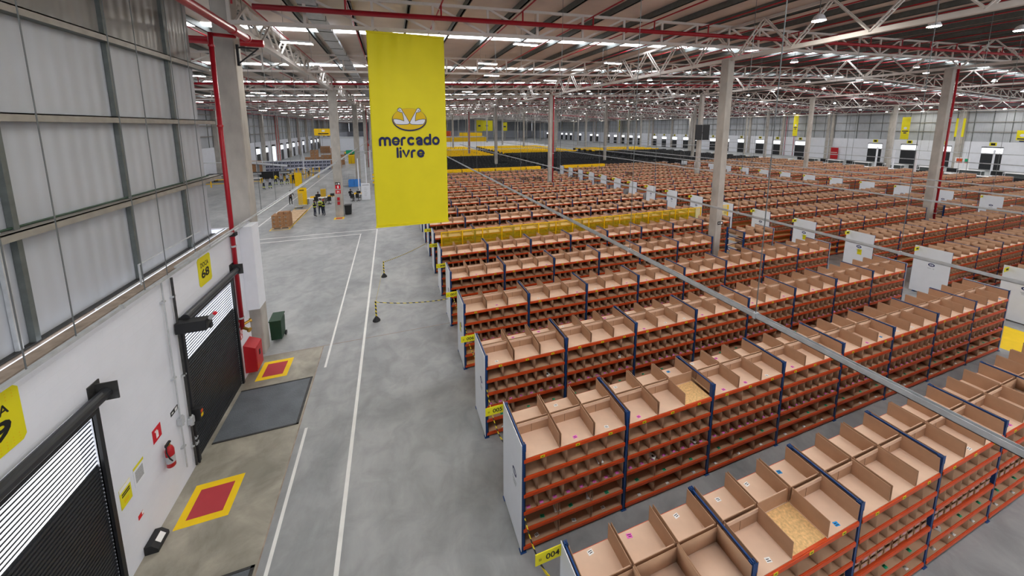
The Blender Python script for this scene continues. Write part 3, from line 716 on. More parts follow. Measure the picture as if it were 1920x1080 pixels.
def mass(name, template_boxes, items, mats, label, cat, low=None, extra=()):
    """items: (x,y,z,w,d,h,hb,flip); template_boxes(w,d,h,hb)->list of boxes+mat index"""
    V = []; Fm = []
    arr = np.array(items, float); n = len(arr)
    X, Y, Z, W_, D_, H_, HB, FL = arr.T
    sg = np.where(FL > .5, -1.0, 1.0)
    allv = []; mi = []
    for (fx0, fx1, fy0, fy1, fz0, fz1, m) in template_boxes:
        ev = lambda f: f(W_, D_, H_, HB)
        x0, x1, y0, y1, z0, z1 = map(ev, (fx0, fx1, fy0, fy1, fz0, fz1))
        c = np.empty((n, 8, 3))
        for q, (a, b2, d2) in enumerate(((x0, y0, z0), (x1, y0, z0), (x1, y1, z0), (x0, y1, z0), (x0, y0, z1), (x1, y0, z1), (x1, y1, z1), (x0, y1, z1))):
            c[:, q, 0] = X + sg * a; c[:, q, 1] = Y + sg * b2; c[:, q, 2] = Z + d2
        allv.append(c); mi.append(m)
    nbx = len(allv); V = np.stack(allv, 1).reshape(-1, 3)
    base = np.arange(n * nbx) * 8; F = (base[:, None, None] + BOXF[None]).reshape(-1, 4)
    mid = np.tile(np.repeat(np.array(mi), 6), n)
    if low is not None: mid[np.repeat(np.array(low), nbx * 6) & (mid == 1)] = 0  # shade of the lower shelves put into the colour of bin bottoms
    for (mask, mi2, by) in extra:
        msk = np.array(mask, bool); k2 = msk.sum()
        if not k2: continue
        xx, yy_, zz_, w2 = X[msk], Y[msk], Z[msk], W_[msk]; hw_ = .045; c = np.empty((k2, 8, 3)); cx_ = xx + w2 * .5 + (np.sin(xx * 37 + zz_ * 11) * w2 * .12)
        for q, (a, b2, d2) in enumerate(((-hw_, by, .0125), (hw_, by, .0125), (hw_, by + .06, .0125), (-hw_, by + .06, .0125), (-hw_, by, .015), (hw_, by, .015), (hw_, by + .06, .015), (-hw_, by + .06, .015))):
            c[:, q, 0] = cx_ + a; c[:, q, 1] = yy_ + b2; c[:, q, 2] = zz_ + d2
        off = len(V); V = np.concatenate([V, c.reshape(-1, 3)]); F = np.concatenate([F, (off + np.arange(k2)[:, None, None] * 8 + BOXF[None]).reshape(-1, 4)]); mid = np.concatenate([mid, np.full(k2 * 6, mi2)])
    me = bpy.data.meshes.new(name); me.vertices.add(len(V)); me.vertices.foreach_set('co', V.astype(np.float32).ravel())
    me.loops.add(F.size); me.loops.foreach_set('vertex_index', F.astype(np.int32).ravel())
    me.polygons.add(len(F)); me.polygons.foreach_set('loop_start', np.arange(0, F.size, 4, dtype=np.int32))
    for m in mats: me.materials.append(M[m])
    me.polygons.foreach_set('material_index', mid.astype(np.int32)); me.update(); me.validate()
    o = link(name, me); return tag(o, label, cat, None, 'stuff')
z0_ = lambda W_, D_, H_, B_: W_ * 0
TB = [(z0_, lambda W, D, H, B: W, z0_, lambda W, D, H, B: D, z0_, lambda W, D, H, B: W * 0 + .012, 1),
      (z0_, lambda W, D, H, B: W * 0 + .01, z0_, lambda W, D, H, B: D, z0_, lambda W, D, H, B: H, 0),
      (lambda W, D, H, B: W - .01, lambda W, D, H, B: W, z0_, lambda W, D, H, B: D, z0_, lambda W, D, H, B: H, 0),
      (z0_, lambda W, D, H, B: W, lambda W, D, H, B: D - .01, lambda W, D, H, B: D, z0_, lambda W, D, H, B: B, 0)]
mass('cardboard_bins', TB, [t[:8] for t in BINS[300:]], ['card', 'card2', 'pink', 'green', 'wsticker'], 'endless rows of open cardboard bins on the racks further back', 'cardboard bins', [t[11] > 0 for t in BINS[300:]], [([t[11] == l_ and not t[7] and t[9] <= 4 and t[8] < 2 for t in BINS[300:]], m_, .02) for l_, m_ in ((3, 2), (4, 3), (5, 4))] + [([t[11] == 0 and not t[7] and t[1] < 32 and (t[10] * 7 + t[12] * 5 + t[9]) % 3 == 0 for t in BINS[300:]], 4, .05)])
for key, nm, cl in (('ybox', 'yellow_crate', 'yellow'), ('black', 'black_crate', 'black')):
    L_ = CRATES[key]; L_.sort(key=lambda t: t[1] * t[1] + t[0] * t[0])
    for t in L_[:300]:
        x, y, z, wd, dp, h, bi, k, i, c = t
        me = cached((key, round(wd, 2)), lambda: MB().box(0, wd, 0, .02, 0, h, key).box(0, .02, .02, dp, 0, h, key).box(wd - .02, wd, .02, dp, 0, h, key).box(.02, wd - .02, dp - .02, dp, 0, h, key).box(.02, wd - .02, .02, dp - .02, 0, .02, key).box(-.005, wd + .005, -.012, 0, h - .05, h, key).mesh(nm))
        o = link(nm, me, None, (x, y, z))
        tag(o, '%s plastic crate on the %s rack, %s, %s bay, %s' % (cl, ordw(k), ['first block', 'second block', 'third block'][bi], ORD[i], ORD[c]), 'crate', cl + ' crates on the racks far back')
    rest = [(t[0], t[1], t[2], t[3], t[4], t[5], t[5], 0) for t in L_[300:]]
    TC = TB + [(z0_, lambda W, D, H, B: W, z0_, lambda W, D, H, B: W * 0 + .012, z0_, lambda W, D, H, B: H, 0)]
    mass(nm + 's', TC, rest, [key, key], 'mass of %s plastic crates on the racks furthest back' % cl, 'crates')

# small stacked cartons on the fourth shelf of the nearest rack
sm = None
b = MB(); b.box(0, .2, 0, .5, 0, .006, 'card2'); b.box(0, .2, 0, .008, 0, .1, 'card'); b.box(0, .008, .008, .5, 0, .15, 'card'); b.box(.192, .2, .008, .5, 0, .15, 'card'); b.box(.008, .192, .492, .5, 0, .15, 'card')
cm = b.mesh('small_carton'); lm = MB().box(.05, .15, -.002, 0, .025, .07, 'pinklabel').mesh('front_label')
for i in range(1, 5):
    for c in range(10):
        for tier in range(2):
            o = link('small_carton', cm, None, (BLOCK[0][0] + i * BAY + .1 + c * .25, front_y(0) + .03 + R.uniform(0, .02), LV[3] + .003 + tier * .165))
            tag(o, 'small cardboard drawer box on the nearest rack, %s bay, %s tier, %s' % (ORD[i], 'lower' if tier == 0 else 'upper', ORD[c]), 'small carton', 'small drawer boxes on the nearest rack')
            link('front_label', lm, o)
# white packets lying in a few cells
for q, (x, y, z) in enumerate(((4.35, 6.19, 1.46 + .02), (3.25, 6.2, .59 + .02), (4.1, 6.19, .59 + .02), (5.9, 6.19, 1.03 + .02), (7.25, 6.2, 1.03 + .02), (4.4, 9.24, 1.46 + .02), (7.1, 9.24, 1.46 + .02), (10.4, 3.15, .59 + .02), (10.9, 3.14, .59 + .02), (11.4, 3.15, .15 + .02), (12.2, 3.15, .15 + .02))):
    b = MB(); b.poly([(-.07, -.09, .012), (.07, -.08, .012), (.06, .09, .012), (-.08, .08, .012)], 'wsticker', (0, 0, .02)); b.box(-.03, .02, -.04, .01, .032, .034, 'ink')
    o = b.obj('white_packet', None, (x, y, z), R.uniform(-.6, .6)); tag(o, 'small white packet lying in a shelf cell, %s from the main aisle' % ORD[q], 'packet', 'white packets in the shelf cells')

# black wire baskets standing on far racks
for q, k_ in enumerate(((3.6, 11), (12.3, 12), (15.6, 12), (19.5 - 2.2, 12), (25.2 - 2.6, 12), (31.5, 12), (47.5, 14))):
    t = thing('wire_basket', 'black wire basket on top of a far rack, %s from the main aisle' % ORD[q], 'basket', (k_[0], front_y(k_[1]) + .04, LV[0] + .33))
    b = MB()
    for z in (0, .12, .24): b.box(0, .9, 0, .02, z, z + .03, 'black'); b.box(0, .9, .5, .52, z, z + .03, 'black'); b.box(0, .02, .02, .5, z, z + .03, 'black'); b.box(.88, .9, .02, .5, z, z + .03, 'black')
    for i in range(4):
        for yy in (0, .5): b.box(i * .29, i * .29 + .03, yy, yy + .02, 0, .27, 'black')
    b.obj('frame', t)

# yellow net fence in front of the seventh rack
t = thing('net_fence', 'yellow framed netting fence standing across the front of the racks', 'fence', (2.8, front_y(6) - .18, 0))
for i in range(17): MB().box(-.035, .035, -.035, .035, 0, 2.72, 'ybox').obj('post', t, (i * 1.33, 0, 0))
MB().box(0, 21.3, -.02, .02, 2.68, 2.73, 'ybox').obj('rail', t); MB().box(0, 21.3, -.02, .02, .1, .15, 'ybox').obj('rail', t)
MB().box(0, 21.3, -.003, .003, .15, 2.68, 'ynet').obj('net', t)
t = thing('net_fence', 'short yellow netting gate in the cross aisle beyond the column', 'fence', (25.1, front_y(6) - .5, 0))
for i in range(2): MB().box(-.04, .04, -.04, .04, 0, 2.8, 'ybox').obj('post', t, (i * 1.6, 0, 0))
for z in (2.75, 1.4, .1): MB().box(0, 1.6, -.02, .02, z, z + .05, 'ybox').obj('rail', t)
MB().box(0, 1.6, -.003, .003, .15, 2.7, 'ynet').obj('net', t)

# ------------------------------------------------------------------ columns, trusses, purlins
YB = {-5.3: 13.0, 19.0: 13.2, 43.2: 14.0, 67.4: 14.2, 91.6: 13.4, 115.8: 12.7}
LINE = ['beside the dock wall', 'among the first racks', 'in the second block', 'past the third block', 'between racks and right wall', 'near the right wall']
for xi, cx in enumerate(COLX):
    for yi, cy in enumerate(COLY):
        if xi == 0 and yi == 0: continue
        if xi >= 3 and yi == 0: continue
        column(cx, cy, .75 if xi == 0 else .5, YB[cx], 'tall concrete column %s, %s from the camera' % (LINE[xi], ORD[yi]))
for yi, cy in enumerate(COLY[3:11]): pass
def riser(x, y, z1, lab):
    t = thing('sprinkler_riser', lab, 'pipe', (x, y, 0)); b = MB(); b.tube([(0, 0, 0), (0, 0, z1)], .075, 'red', 10); smooth(b.obj('pipe', t))
    for z in (2, 6, 10): MB().box(-.1, .1, -.1, .1, z, z + .05, 'galv').obj('clamp', t)
    return t
riser(43.2 + .36, 15.6, 14.4, 'red riser pipe on the right column')
riser(19.0 + .2, 39.9 - .34, 13.6, 'red riser pipe on the second column among the racks')
riser(19.0, 87.9 - .34, 13.6, 'red riser pipe on the fourth column among the racks')
riser(-5.3 + .4, 111.9 - 24.5, 13.2, 'red riser pipe on the fourth column past the dock wall')
# signs on the column by the desks and on the column among the racks
for q, (z, mm, ch) in enumerate(((3.35, 'ink', ''), (2.95, 'redsign', ''), (2.45, 'redsign', 'H'), (1.75, 'redsign', ''), (1.3, 'redsign', ''))):
    t = thing('column_sign', ['black exit sign topmost on the hall column by the desks', 'red extinguisher sign on the hall column by the desks', 'red sign with letter H on the hall column by the desks', 'fire extinguisher board on the hall column by the desks', 'lowest red board on the hall column by the desks'][q], 'sign', (-5.3, 39.9 - .38, 0))
    MB().box(-.24, .24, -.01, 0, z, z + (.4 if q in (1, 2) else .28), mm).obj('board', t) if q < 3 else MB().box(-.12, .12, -.12, 0, z, z + .32, 'redbox').obj('board', t)
    if ch: text('letter', ch, t, 'wsticker', (.2, .26), 'xz', (-.1, -.013, z + .07), .02)
    elif q == 0: MB().box(-.2, -.02, -.013, -.01, z + .1, z + .16, 'wsticker').box(.04, .18, -.013, -.01, z + .05, z + .22, 'wsticker').obj('symbol', t)
    elif q == 1: MB().box(-.05, .07, -.013, -.01, z + .06, z + .34, 'wsticker').obj('symbol', t)
t = thing('exit_sign', 'black and white exit arrow sign on the column among the racks', 'sign', (19.0, 15.9 - .252, 3.3))
MB().box(-.1, .34, -.01, 0, 0, .2, 'ink').obj('board', t); MB().box(-.05, .07, -.013, -.01, .08, .12, 'wsticker').box(.14, .28, -.013, -.01, .04, .16, 'wsticker').obj('symbol', t)
# black panels on the column of the second block
for q, (dx, dy) in enumerate(((-.75, -.5), (.65, -.5))):
    t = thing('black_screen', 'black hanging screen on the far column, %s of the pair' % ('left' if q == 0 else 'right'), 'screen', (43.2 + dx, 39.9 + dy, 7.4))
    MB().box(-.6, .6, -.05, .05, 0, 2.2, 'black').obj('panel', t); MB().box(min(0, -dx), max(0, -dx), .05, .26, 1.0, 1.1, 'dark').obj('bracket', t)

def xtruss(y, x0, x1, yi):
    b = MB()
    xs = [x0 + i * 2.42 for i in range(int((x1 - x0) / 2.42) + 1)]
    for off, wd in ((0, .14), (1.12, .12)):
        for a, c in (((x0, 59), (59, x1)) if x0 < 59 < x1 else ((x0, x1),)): b.bar((a, y, zb(a) + off), (c, y, zb(c) + off), wd, wd, 'steelw')
    for i, x in enumerate(xs):
        b.bar((x, y, zb(x)), (x, y, zb(x) + 1.12), .08, .1, 'steelw')
        if i + 1 < len(xs):
            xn = xs[i + 1]; mid = ((x - COLX[0]) % 24.2) < 12.1
            a, c = ((x, 1.12), (xn, 0)) if mid else ((x, 0), (xn, 1.12))
            b.bar((a[0], y, zb(a[0]) + a[1]), (c[0], y, zb(c[0]) + c[1]), .07, .09, 'steelw')
    return tag(b.obj('roof_truss'), 'white lattice roof truss crossing the hall, %s from the camera' % ordw(yi), 'roof truss', 'white lattice trusses under the roof')
for yi in range(24):
    y = 15.9 + 12 * yi
    if y > YE: break
    xtruss(y, -5.3 if yi == 0 else XF, XR - .5, yi)
def ytruss(xi, cx):
    b = MB(); z0 = YB[cx]; z1 = zb(cx) + 1.05; y0 = 15.9 if xi == 0 else 3.4; y1 = 290
    b.bar((cx, y0, z0), (cx, y1, z0), .22 if xi else .3, .2, 'steelw'); b.bar((cx, y0, z1), (cx, y1, z1), .14, .14, 'steelw')
    y = y0
    while y < y1 - 3:
        near = y < 70 and xi < 3
        for (ya, za, yc, zc) in ((y, z0, y + 1.5, z1), (y + 1.5, z1, y + 3, z0)):
            if near and not (yc > ya and zc > za and xi == 1 and False):
                for dx in (-.11, .11): b.bar((cx + dx, ya, za), (cx + dx, yc, zc), .05, .08, 'steelw', up=(1, 0, 0))
                for f in (.2, .4, .6, .8): b.bar((cx - .11, ya + (yc - ya) * f, za + (zc - za) * f), (cx + .11, ya + (yc - ya) * f, za + (zc - za) * f), .04, .04, 'steelw')
            else: b.bar((cx, ya, za), (cx, yc, zc), .14, .09, 'steelw')
        y += 3.0
    return tag(b.obj('roof_girder'), 'long white zigzag girder over the columns ' + LINE[xi], 'girder', None)
for xi, cx in enumerate(COLX): ytruss(xi, cx)
i = 0; x = -28.0
while x < XR:
    zz = zb(x) + 1.19
    b = MB(); y0 = 15 if x < -5.3 else -3
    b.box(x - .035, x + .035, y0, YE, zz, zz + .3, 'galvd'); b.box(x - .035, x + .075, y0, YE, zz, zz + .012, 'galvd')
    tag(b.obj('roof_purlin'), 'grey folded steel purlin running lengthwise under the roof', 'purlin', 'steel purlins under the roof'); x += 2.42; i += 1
x = -26.8; i = 0
while x < XR:
    if abs(x - 59) > 2:
        zz = zb(x) + .98; y0 = 16 if x < -5.3 else 4
        b = MB(); b.tube([(x, y0, zz), (x, YE - 2, zz)], .035, 'red', 6)
        for yy in (15.4, 39.4, 63.4, 87.4): b.tube([(x, yy, zb(x) + .5), (x, yy, zz)], .035, 'red', 6)
        tag(b.obj('sprinkler_pipe'), 'thin red sprinkler pipe running lengthwise under the roof', 'pipe', 'red sprinkler branch pipes')
    x += 3.63; i += 1
for i, yy in enumerate((15.4, 39.4, 63.4, 87.4, 111.4, 159.4)):
    x0 = -4.4 if i == 0 else XF + 1
    b = MB(); b.tube([(x0, yy, zb(x0) + .45), (59, yy, zb(59) + .45), (XR - 1, yy, zb(XR - 1) + .45)], .1, 'red', 10)
    tag(smooth(b.obj('sprinkler_main')), 'thick red sprinkler main crossing the hall under the roof, %s from the camera' % ORD[i], 'pipe')
b = MB(); b.box(-3.1, -2.45, 7, 285, 13.95, 14.12, 'galv')
for yy in range(8, 120, 2): b.box(-3.12, -2.43, yy, yy + .05, 13.93, 14.14, 'galvd')
tag(b.obj('roof_duct'), 'wide galvanised cable duct running lengthwise beside the left girder', 'duct')

# lamps
li = 0
def lamp(x, y, z=None, big=True):
    global li
    z = z or zb(x) - .15
    t = thing('high_bay_lamp', 'long white lamp glowing under the roof', 'lamp', (x, y, z), 0, 'glowing lamps under the roof')
    cachedm = cached('lampb', lambda: MB().box(-.62, .62, -.17, .17, .02, .1, 'white').mesh('housing'))
    dm = cached('lampd', lambda: MB().poly([(-.6, -.15, .015), (-.6, .15, .015), (.6, .15, .015), (.6, -.15, .015)], 'lamp').mesh('diffuser'))
    if x > 16:
        t['label'] = 'round white lamp glowing under the roof'; t['group'] = 'round glowing lamps under the roof'
        cachedm = cached('lampc', lambda: MB().lathe([(.05, .28), (.17, .2), (.25, .02), (.24, .0)], (0, 0, 0), 'white', 14).mesh('housing'))
        dm = cached('lampr', lambda: MB().poly([(.235 * math.cos(-q * PI / 7), .235 * math.sin(-q * PI / 7), -.006) for q in range(14)], 'lampround').mesh('diffuser'))
        link('housing', cachedm, t); link('diffuser', dm, t); link('suspension_wire', cached('lampw2', lambda: MB().box(-.01, .01, -.01, .01, .3, 1.64, 'wire').mesh('suspension_wire')), t); return
    link('housing', cachedm, t); link('diffuser', dm, t)
    link('suspension_wire', cached('lampw', lambda: MB().box(-.5, -.49, 0, .01, .1, 1.64, 'wire').box(.49, .5, 0, .01, .1, 1.64, 'wire').mesh('suspension_wire')), t)
for yy in (72, 84, 96, 112, 130, 150, 175, 205): lamp(114, yy); lamp(104, yy + 4)  # extra lamps added to brighten the right wall
for xx in (60, 72, 85, 97, 108, 118):  # extra lamp rows added to lift the dark far right of the hall
    for yy in (16, 36, 48): lamp(xx + 3, yy)
for x, y in ((-3.7, 24.2), (-3.7, 18.4), (6.6, 16.9), (6.2, 22.6), (14.8, 21.3), (14.6, 30.9), (17.2, 10.3), (24.3, 9.7), (30.7, 9.1), (29, 18.7), (46.2, 19.2), (7, 5), (0, 10), (-2, 4), (13, 3)): lamp(x, y)
for yy in [-36, -24, -12, -4, 30, 42, 54, 66, 78, 92, 108, 126, 148, 175, 205, 240]:
    for xx in (-22, -12, -1, 9, 25, 35, 50, 60, 75, 85, 99, 109, 119):
        if -6 < yy < 40 and xx < 20 and xx > -5: continue
        if yy < 0 and xx < -5: continue
        if yy > 60 and xx in (-12, 9, 35, 60, 85, 109): continue
        if yy > 150 and (xx // 5) % 2: continue
        lamp(xx + R.uniform(-.5, .5), yy + R.uniform(-.5, .5))
for xx, yy in ((38, 10), (55, 10), (55, 22), (70, 22), (85, 24), (100, 24), (8, 28), (22, 27), (115, 26), (-20, 19), (-12, 19)): lamp(xx, yy)

# ------------------------------------------------------------------ cable rails over the hall
def hall_rail(x, y0, y1, z, lab, rods, wd=.07, h=.09):
    t = thing('cable_rail', lab, 'cable rail', (x, 0, z)); b = MB(); b.box(-wd / 2, wd / 2, y0, y1, 0, .012, 'galv'); b.box(-wd / 2, -wd / 2 + .008, y0, y1, 0, h, 'galv'); b.box(wd / 2 - .008, wd / 2, y0, y1, 0, h, 'galv'); b.obj('channel', t)
    for y in rods:
        b = MB(); b.box(-.007, .007, y - .007, y + .007, .05, zb(x) + 1.2 - z, 'wire'); b.obj('hanger_rod', t)
        if y < 30: MB().box(-wd / 2 - .012, wd / 2 + .012, y - .03, y + .03, -.012, h + .01, 'galv').obj('bracket', t)
hall_rail(7.15, -.5, 70, 5.3, 'long galvanised cable rail hanging over the nearest racks', [4.85, 9, 14, 19, 24, 30, 36, 44, 52], .09, .1)
hall_rail(15.1, 1, 80, 5.3, 'galvanised cable rail hanging beyond the first, over the racks', [6, 11.5, 17, 23, 30, 38, 48, 60])
hall_rail(27.4, 3, 90, 5.3, 'galvanised cable rail hanging over the cross aisle', [9, 14, 20, 27, 35, 45, 56, 70])
hall_rail(34, 5, 90, 5.3, 'galvanised cable rail over the second block, nearer', [10, 17, 25, 34, 45, 60])
hall_rail(38.4, 5, 90, 5.3, 'galvanised cable rail over the second block, farther', [13, 21, 30, 40, 52, 66])
hall_rail(61.2, 10, 90, 5.3, 'galvanised cable rail over the third block', [16, 24, 34, 45, 60, 78])
hall_rail(84, 12, 90, 5.3, 'galvanised cable rail past the third block', [20, 32, 46, 62])
for q, (x0, x1, y, z) in enumerate(((-28, -5, 47.5, 5.3), (8, 76, 61, 5.3), (-5, 8, 60, 5.4), (28, 110, 84, 5.3))):
    t = thing('cable_rail', ['cable rail crossing over the desks area', 'cable rail crossing over the racks far back', 'short cable rail crossing over the main aisle', 'cable rail crossing over the dark crates'][q], 'cable rail', (0, y, z))
    MB().box(x0, x1, -.05, .05, 0, .08, 'galv').obj('channel', t)
    for x in np.arange(x0 + 2, x1, 6): MB().box(x - .01, x + .01, -.01, .01, .05, zb(x) + 1.2 - z, 'wire').obj('hanger_rod', t)
# rods hanging along the dock wall
for q, (x, y) in enumerate(((-5.36, 7.0), (-5.36, 7.9), (-5.36, 9.75), (-5.36, 10.6), (-5.2, 11.6), (-5.36, 12.8), (-5.2, 16.9), (-5.36, 19.5), (-5.2, 22), (-5.36, 25), (-5.2, 28.5), (-5.36, 33), (-9, 24), (-10.5, 30), (-14, 30), (-7, 27), (-12, 36))):
    b = MB(); b.box(x - .007, x + .007, y - .007, y + .007, {-5.36: 5.6, -5.2: 5.85}.get(x, 5.3), zb(x) + 1.2, 'wire')
    tag(b.obj('hanger_rod'), 'thin steel rod hanging from the roof beside the dock wall, %s from the camera' % ORD[q], 'rod', 'hanging rods beside the dock wall')
# white posts and pull-down at the desks
for q, (x, y) in enumerate(((-4.05, 48.6), (-3.6, 56), (-3.4, 66), (-15.7, 75.4), (-2.9, 76))):
    b = MB(); b.box(-.06, .06, -.06, .06, 0, 5.3, 'white'); b.box(-.12, .12, -.12, .12, 0, .02, 'galv')
    tag(b.obj('support_post', None, (x, y, 0)), 'slim white support post, %s from the camera' % ORD[q], 'post')

# ------------------------------------------------------------------ banner
BX0, BX1, BZ0, BZ1, BY = -.7, 2.34, 5.09, 13.03, 15.5
t = thing('banner', 'tall yellow hanging banner with handshake logo reading mercado livre', 'banner', (0, BY, 0))
b = MB(); k = b.mi('yellow'); nx, nz = 60, 220
def fold(u, v):
    return .028 * math.sin(u * 9 + 2 * math.sin(v * 3)) * (.3 + .7 * v) + .016 * math.sin(u * 34 + 5 * math.sin(v * 2.2)) * (v ** 3) + .008 * math.sin(v * 95 + u * 3 + 2 * math.sin(u * 7)) * max(0, v - .25) * math.exp(-((u - .45) / .25) ** 2)
for j in range(nz + 1):
    for i in range(nx + 1):
        u, v = i / nx, j / nz
        b.v.append((BX0 + (BX1 - BX0) * u + .02 * math.sin(v * 3) * (u - .5), fold(u, v) * .9 + .03, BZ0 + (BZ1 - BZ0) * v))
for j in range(nz):
    for i in range(nx): n = j * (nx + 1) + i; b.f.append((n, n + 1, n + nx + 2, n + nx + 1)); b.m.append(k)
o = smooth(b.obj('cloth', t)); sol = o.modifiers.new('thick', 'SOLIDIFY'); sol.thickness = .004
MB().box(BX0 - .02, BX1 + .02, -.02, .03, BZ1 - .03, BZ1 + .04, 'yellow').obj('top_hem', t)
MB().box(BX0 - .02, BX1 + .02, -.02, .03, BZ0 - .05, BZ0 + .03, 'yellow').obj('bottom_hem', t)
for x in (BX0 + .2, BX1 - .3): MB().bar((x, .03, BZ1), (x + .15, .3, zb(x)), .012, .012, 'wire').bar((x + .3, .03, BZ1), (x + .15, .3, zb(x)), .012, .012, 'wire').obj('hanging_wire', t)
lg = MB(); yy = -.01
cx, cz = .82, 9.605
def ell(a, c, x, z, n=48): return [(x + a * math.cos(2 * PI * q / n), 0, z + c * math.sin(2 * PI * q / n)) for q in range(n)]
def put(b, pts, m, dy): b.poly([(p[0], yy - dy, p[2] if len(p) > 2 else p[1]) for p in pts], m)
lg2 = MB(); put(lg2, [(p[0], 0, p[2]) for p in reversed(ell(.7, .478, cx, cz - .005))], 'navy', 0); put(lg2, [(p[0], 0, p[2]) for p in reversed(ell(.672, .445, cx, cz + .022))], 'gold', .003); lg2.obj('logo_oval', t)
ARM = [(.453, 10.09), (.511, 10.044), (.55, 9.956), (.686, 9.725), (.812, 9.493), (.796, 9.436), (.722, 9.405), (.48, 9.397), (.265, 9.412), (.195, 9.5), (.165, 9.621), (.274, 9.629), (.44, 9.603), (.592, 9.545), (.57, 9.724), (.536, 9.897), (.453, 9.91), (.36, 9.958), (.347, 10.007), (.383, 10.062)]
def zfix(p): return p
for sgn in (1, -1):
    A = [(x if sgn > 0 else 2 * .818 - x, z) for x, z in ARM]
    if sgn < 0: A = A[::-1]
    b = MB()
    ch = [(x, 0, z) for x, z in A]
    # pale arm, filled by triangulation through bmesh
    vs = [Vector((p[0], yy - .005, p[2])) for p in ch]; tr = tessellate_polygon([vs]); me = bpy.data.meshes.new('logo_arm'); me.from_pydata([tuple(v) for v in vs], [], [tuple(q) for q in tr]); me.materials.append(M['inkwhite'])
    arm = link('logo_arm', me, t)
    for i in range(len(A)):
        p, q = A[i], A[(i + 1) % len(A)]
        b.bar((p[0], yy - .007, p[1]), (q[0], yy - .007, q[1]), .02, .004, 'navy', up=(0, 1, 0))
    fx = -1 if sgn > 0 else 1
    c0 = .453 if sgn > 0 else 1.183
    for (dx, dz, ex, ez) in ((-.07, -.06, 0, -.08), (-.03, -.1, .03, -.09), (-.08, -.02, -.03, -.03)):
        b.bar((c0 + dx * (1 if sgn > 0 else -1), yy - .007, 10.06 + dz), (c0 + ex * (1 if sgn > 0 else -1), yy - .007, 10.06 + ez), .014, .004, 'navy', up=(0, 1, 0))
    b.obj('logo_outline', arm)
def arc(cx_, cz_, r, a0, a1, n=14): return [(cx_ + r * math.cos(math.radians(a0 + (a1 - a0) * q / n)), cz_ + r * math.sin(math.radians(a0 + (a1 - a0) * q / n))) for q in range(n + 1)]
GL = {'m': (1.46, [[(.13, .1)] + arc(.43, .58, .3, 180, 0, 10) + [(.73, .1)], arc(1.03, .58, .3, 180, 0, 10) + [(1.33, .1)]]),
      'e': (1.0, [arc(.5, .5, .37, 0, 318, 20), [(.2, .46), (.8, .46)]]), 'r': (.72, [[(.13, .1)] + arc(.43, .58, .3, 180, 75, 8)]),
      'c': (.95, [arc(.5, .5, .37, 50, 310, 18)]), 'a': (.92, [[(.17, .74)] + arc(.47, .58, .3, 125, 0, 8) + [(.77, .12)], [(.5 - .26 * math.cos(2 * PI * q / 20), .32 + .2 * math.sin(2 * PI * q / 20)) for q in range(21)]]),
      'd': (1.02, [arc(.5, .5, .37, 0, 360, 22), [(.87, .14), (.87, 1.22)]]), 'o': (1.0, [arc(.5, .5, .37, 0, 360, 22)]),
      'l': (.28, [[(.13, .14), (.13, 1.18)]]), 'i': (.28, [[(.13, .14), (.13, .82)], [(.13, 1.19), (.13, 1.2)]]), 'v': (.95, [[(.1, .88), (.46, .14), (.82, .88)]])}
def stroke_word(word, x0, z0, W_, xh, parent):
    tot = sum(GL[c][0] for c in word) + .1 * (len(word) - 1); sx = W_ / tot; x = x0; k_ = 0; hw = .145
    for c in word:
        b = MB()
        for pi_, path in enumerate(GL[c][1]):
            hw = .07 if c == 'e' and pi_ == 1 else .14; y_ = yy - .002 - pi_ * .003; N_ = len(path); closed = math.dist(path[0], path[-1]) < 1e-3 and N_ > 3; Lf, Rt = [], []
            for q in range(N_):
                a_ = path[q - 1] if q else (path[-2] if closed else path[0]); c_ = path[q + 1] if q < N_ - 1 else (path[1] if closed else path[-1])
                d1 = (path[q][0] - a_[0], path[q][1] - a_[1]); d2 = (c_[0] - path[q][0], c_[1] - path[q][1])
                n1 = math.hypot(*d1) or 1; n2 = math.hypot(*d2) or 1
                tx = (d1[0] / n1 + d2[0] / n2); tz = (d1[1] / n1 + d2[1] / n2); tl = math.hypot(tx, tz) or 1; tx /= tl; tz /= tl
                Lf.append((path[q][0] - tz * hw, path[q][1] + tx * hw)); Rt.append((path[q][0] + tz * hw, path[q][1] - tx * hw))
            P3 = lambda u, v: (x + sx * u, y_, z0 + xh * v)
            for q in range(N_ - 1): b.poly([P3(*Lf[q]), P3(*Rt[q]), P3(*Rt[q + 1]), P3(*Lf[q + 1])], 'navy')
            if not closed:
                for e_, o_ in ((0, 1), (N_ - 1, N_ - 2)):
                    an = math.atan2(path[e_][1] - path[o_][1], path[e_][0] - path[o_][0])
                    b.poly([P3(path[e_][0] + hw * math.cos(an - PI / 2 + PI * q / 8), path[e_][1] + hw * math.sin(an - PI / 2 + PI * q / 8)) for q in range(9)], 'navy')
        b.obj('letter', parent); x += sx * (GL[c][0] + .1)
stroke_word('mercado', -.434, 8.52, 2.48, .365, t)
stroke_word('livre', .241, 7.995, 1.15, .345, t)

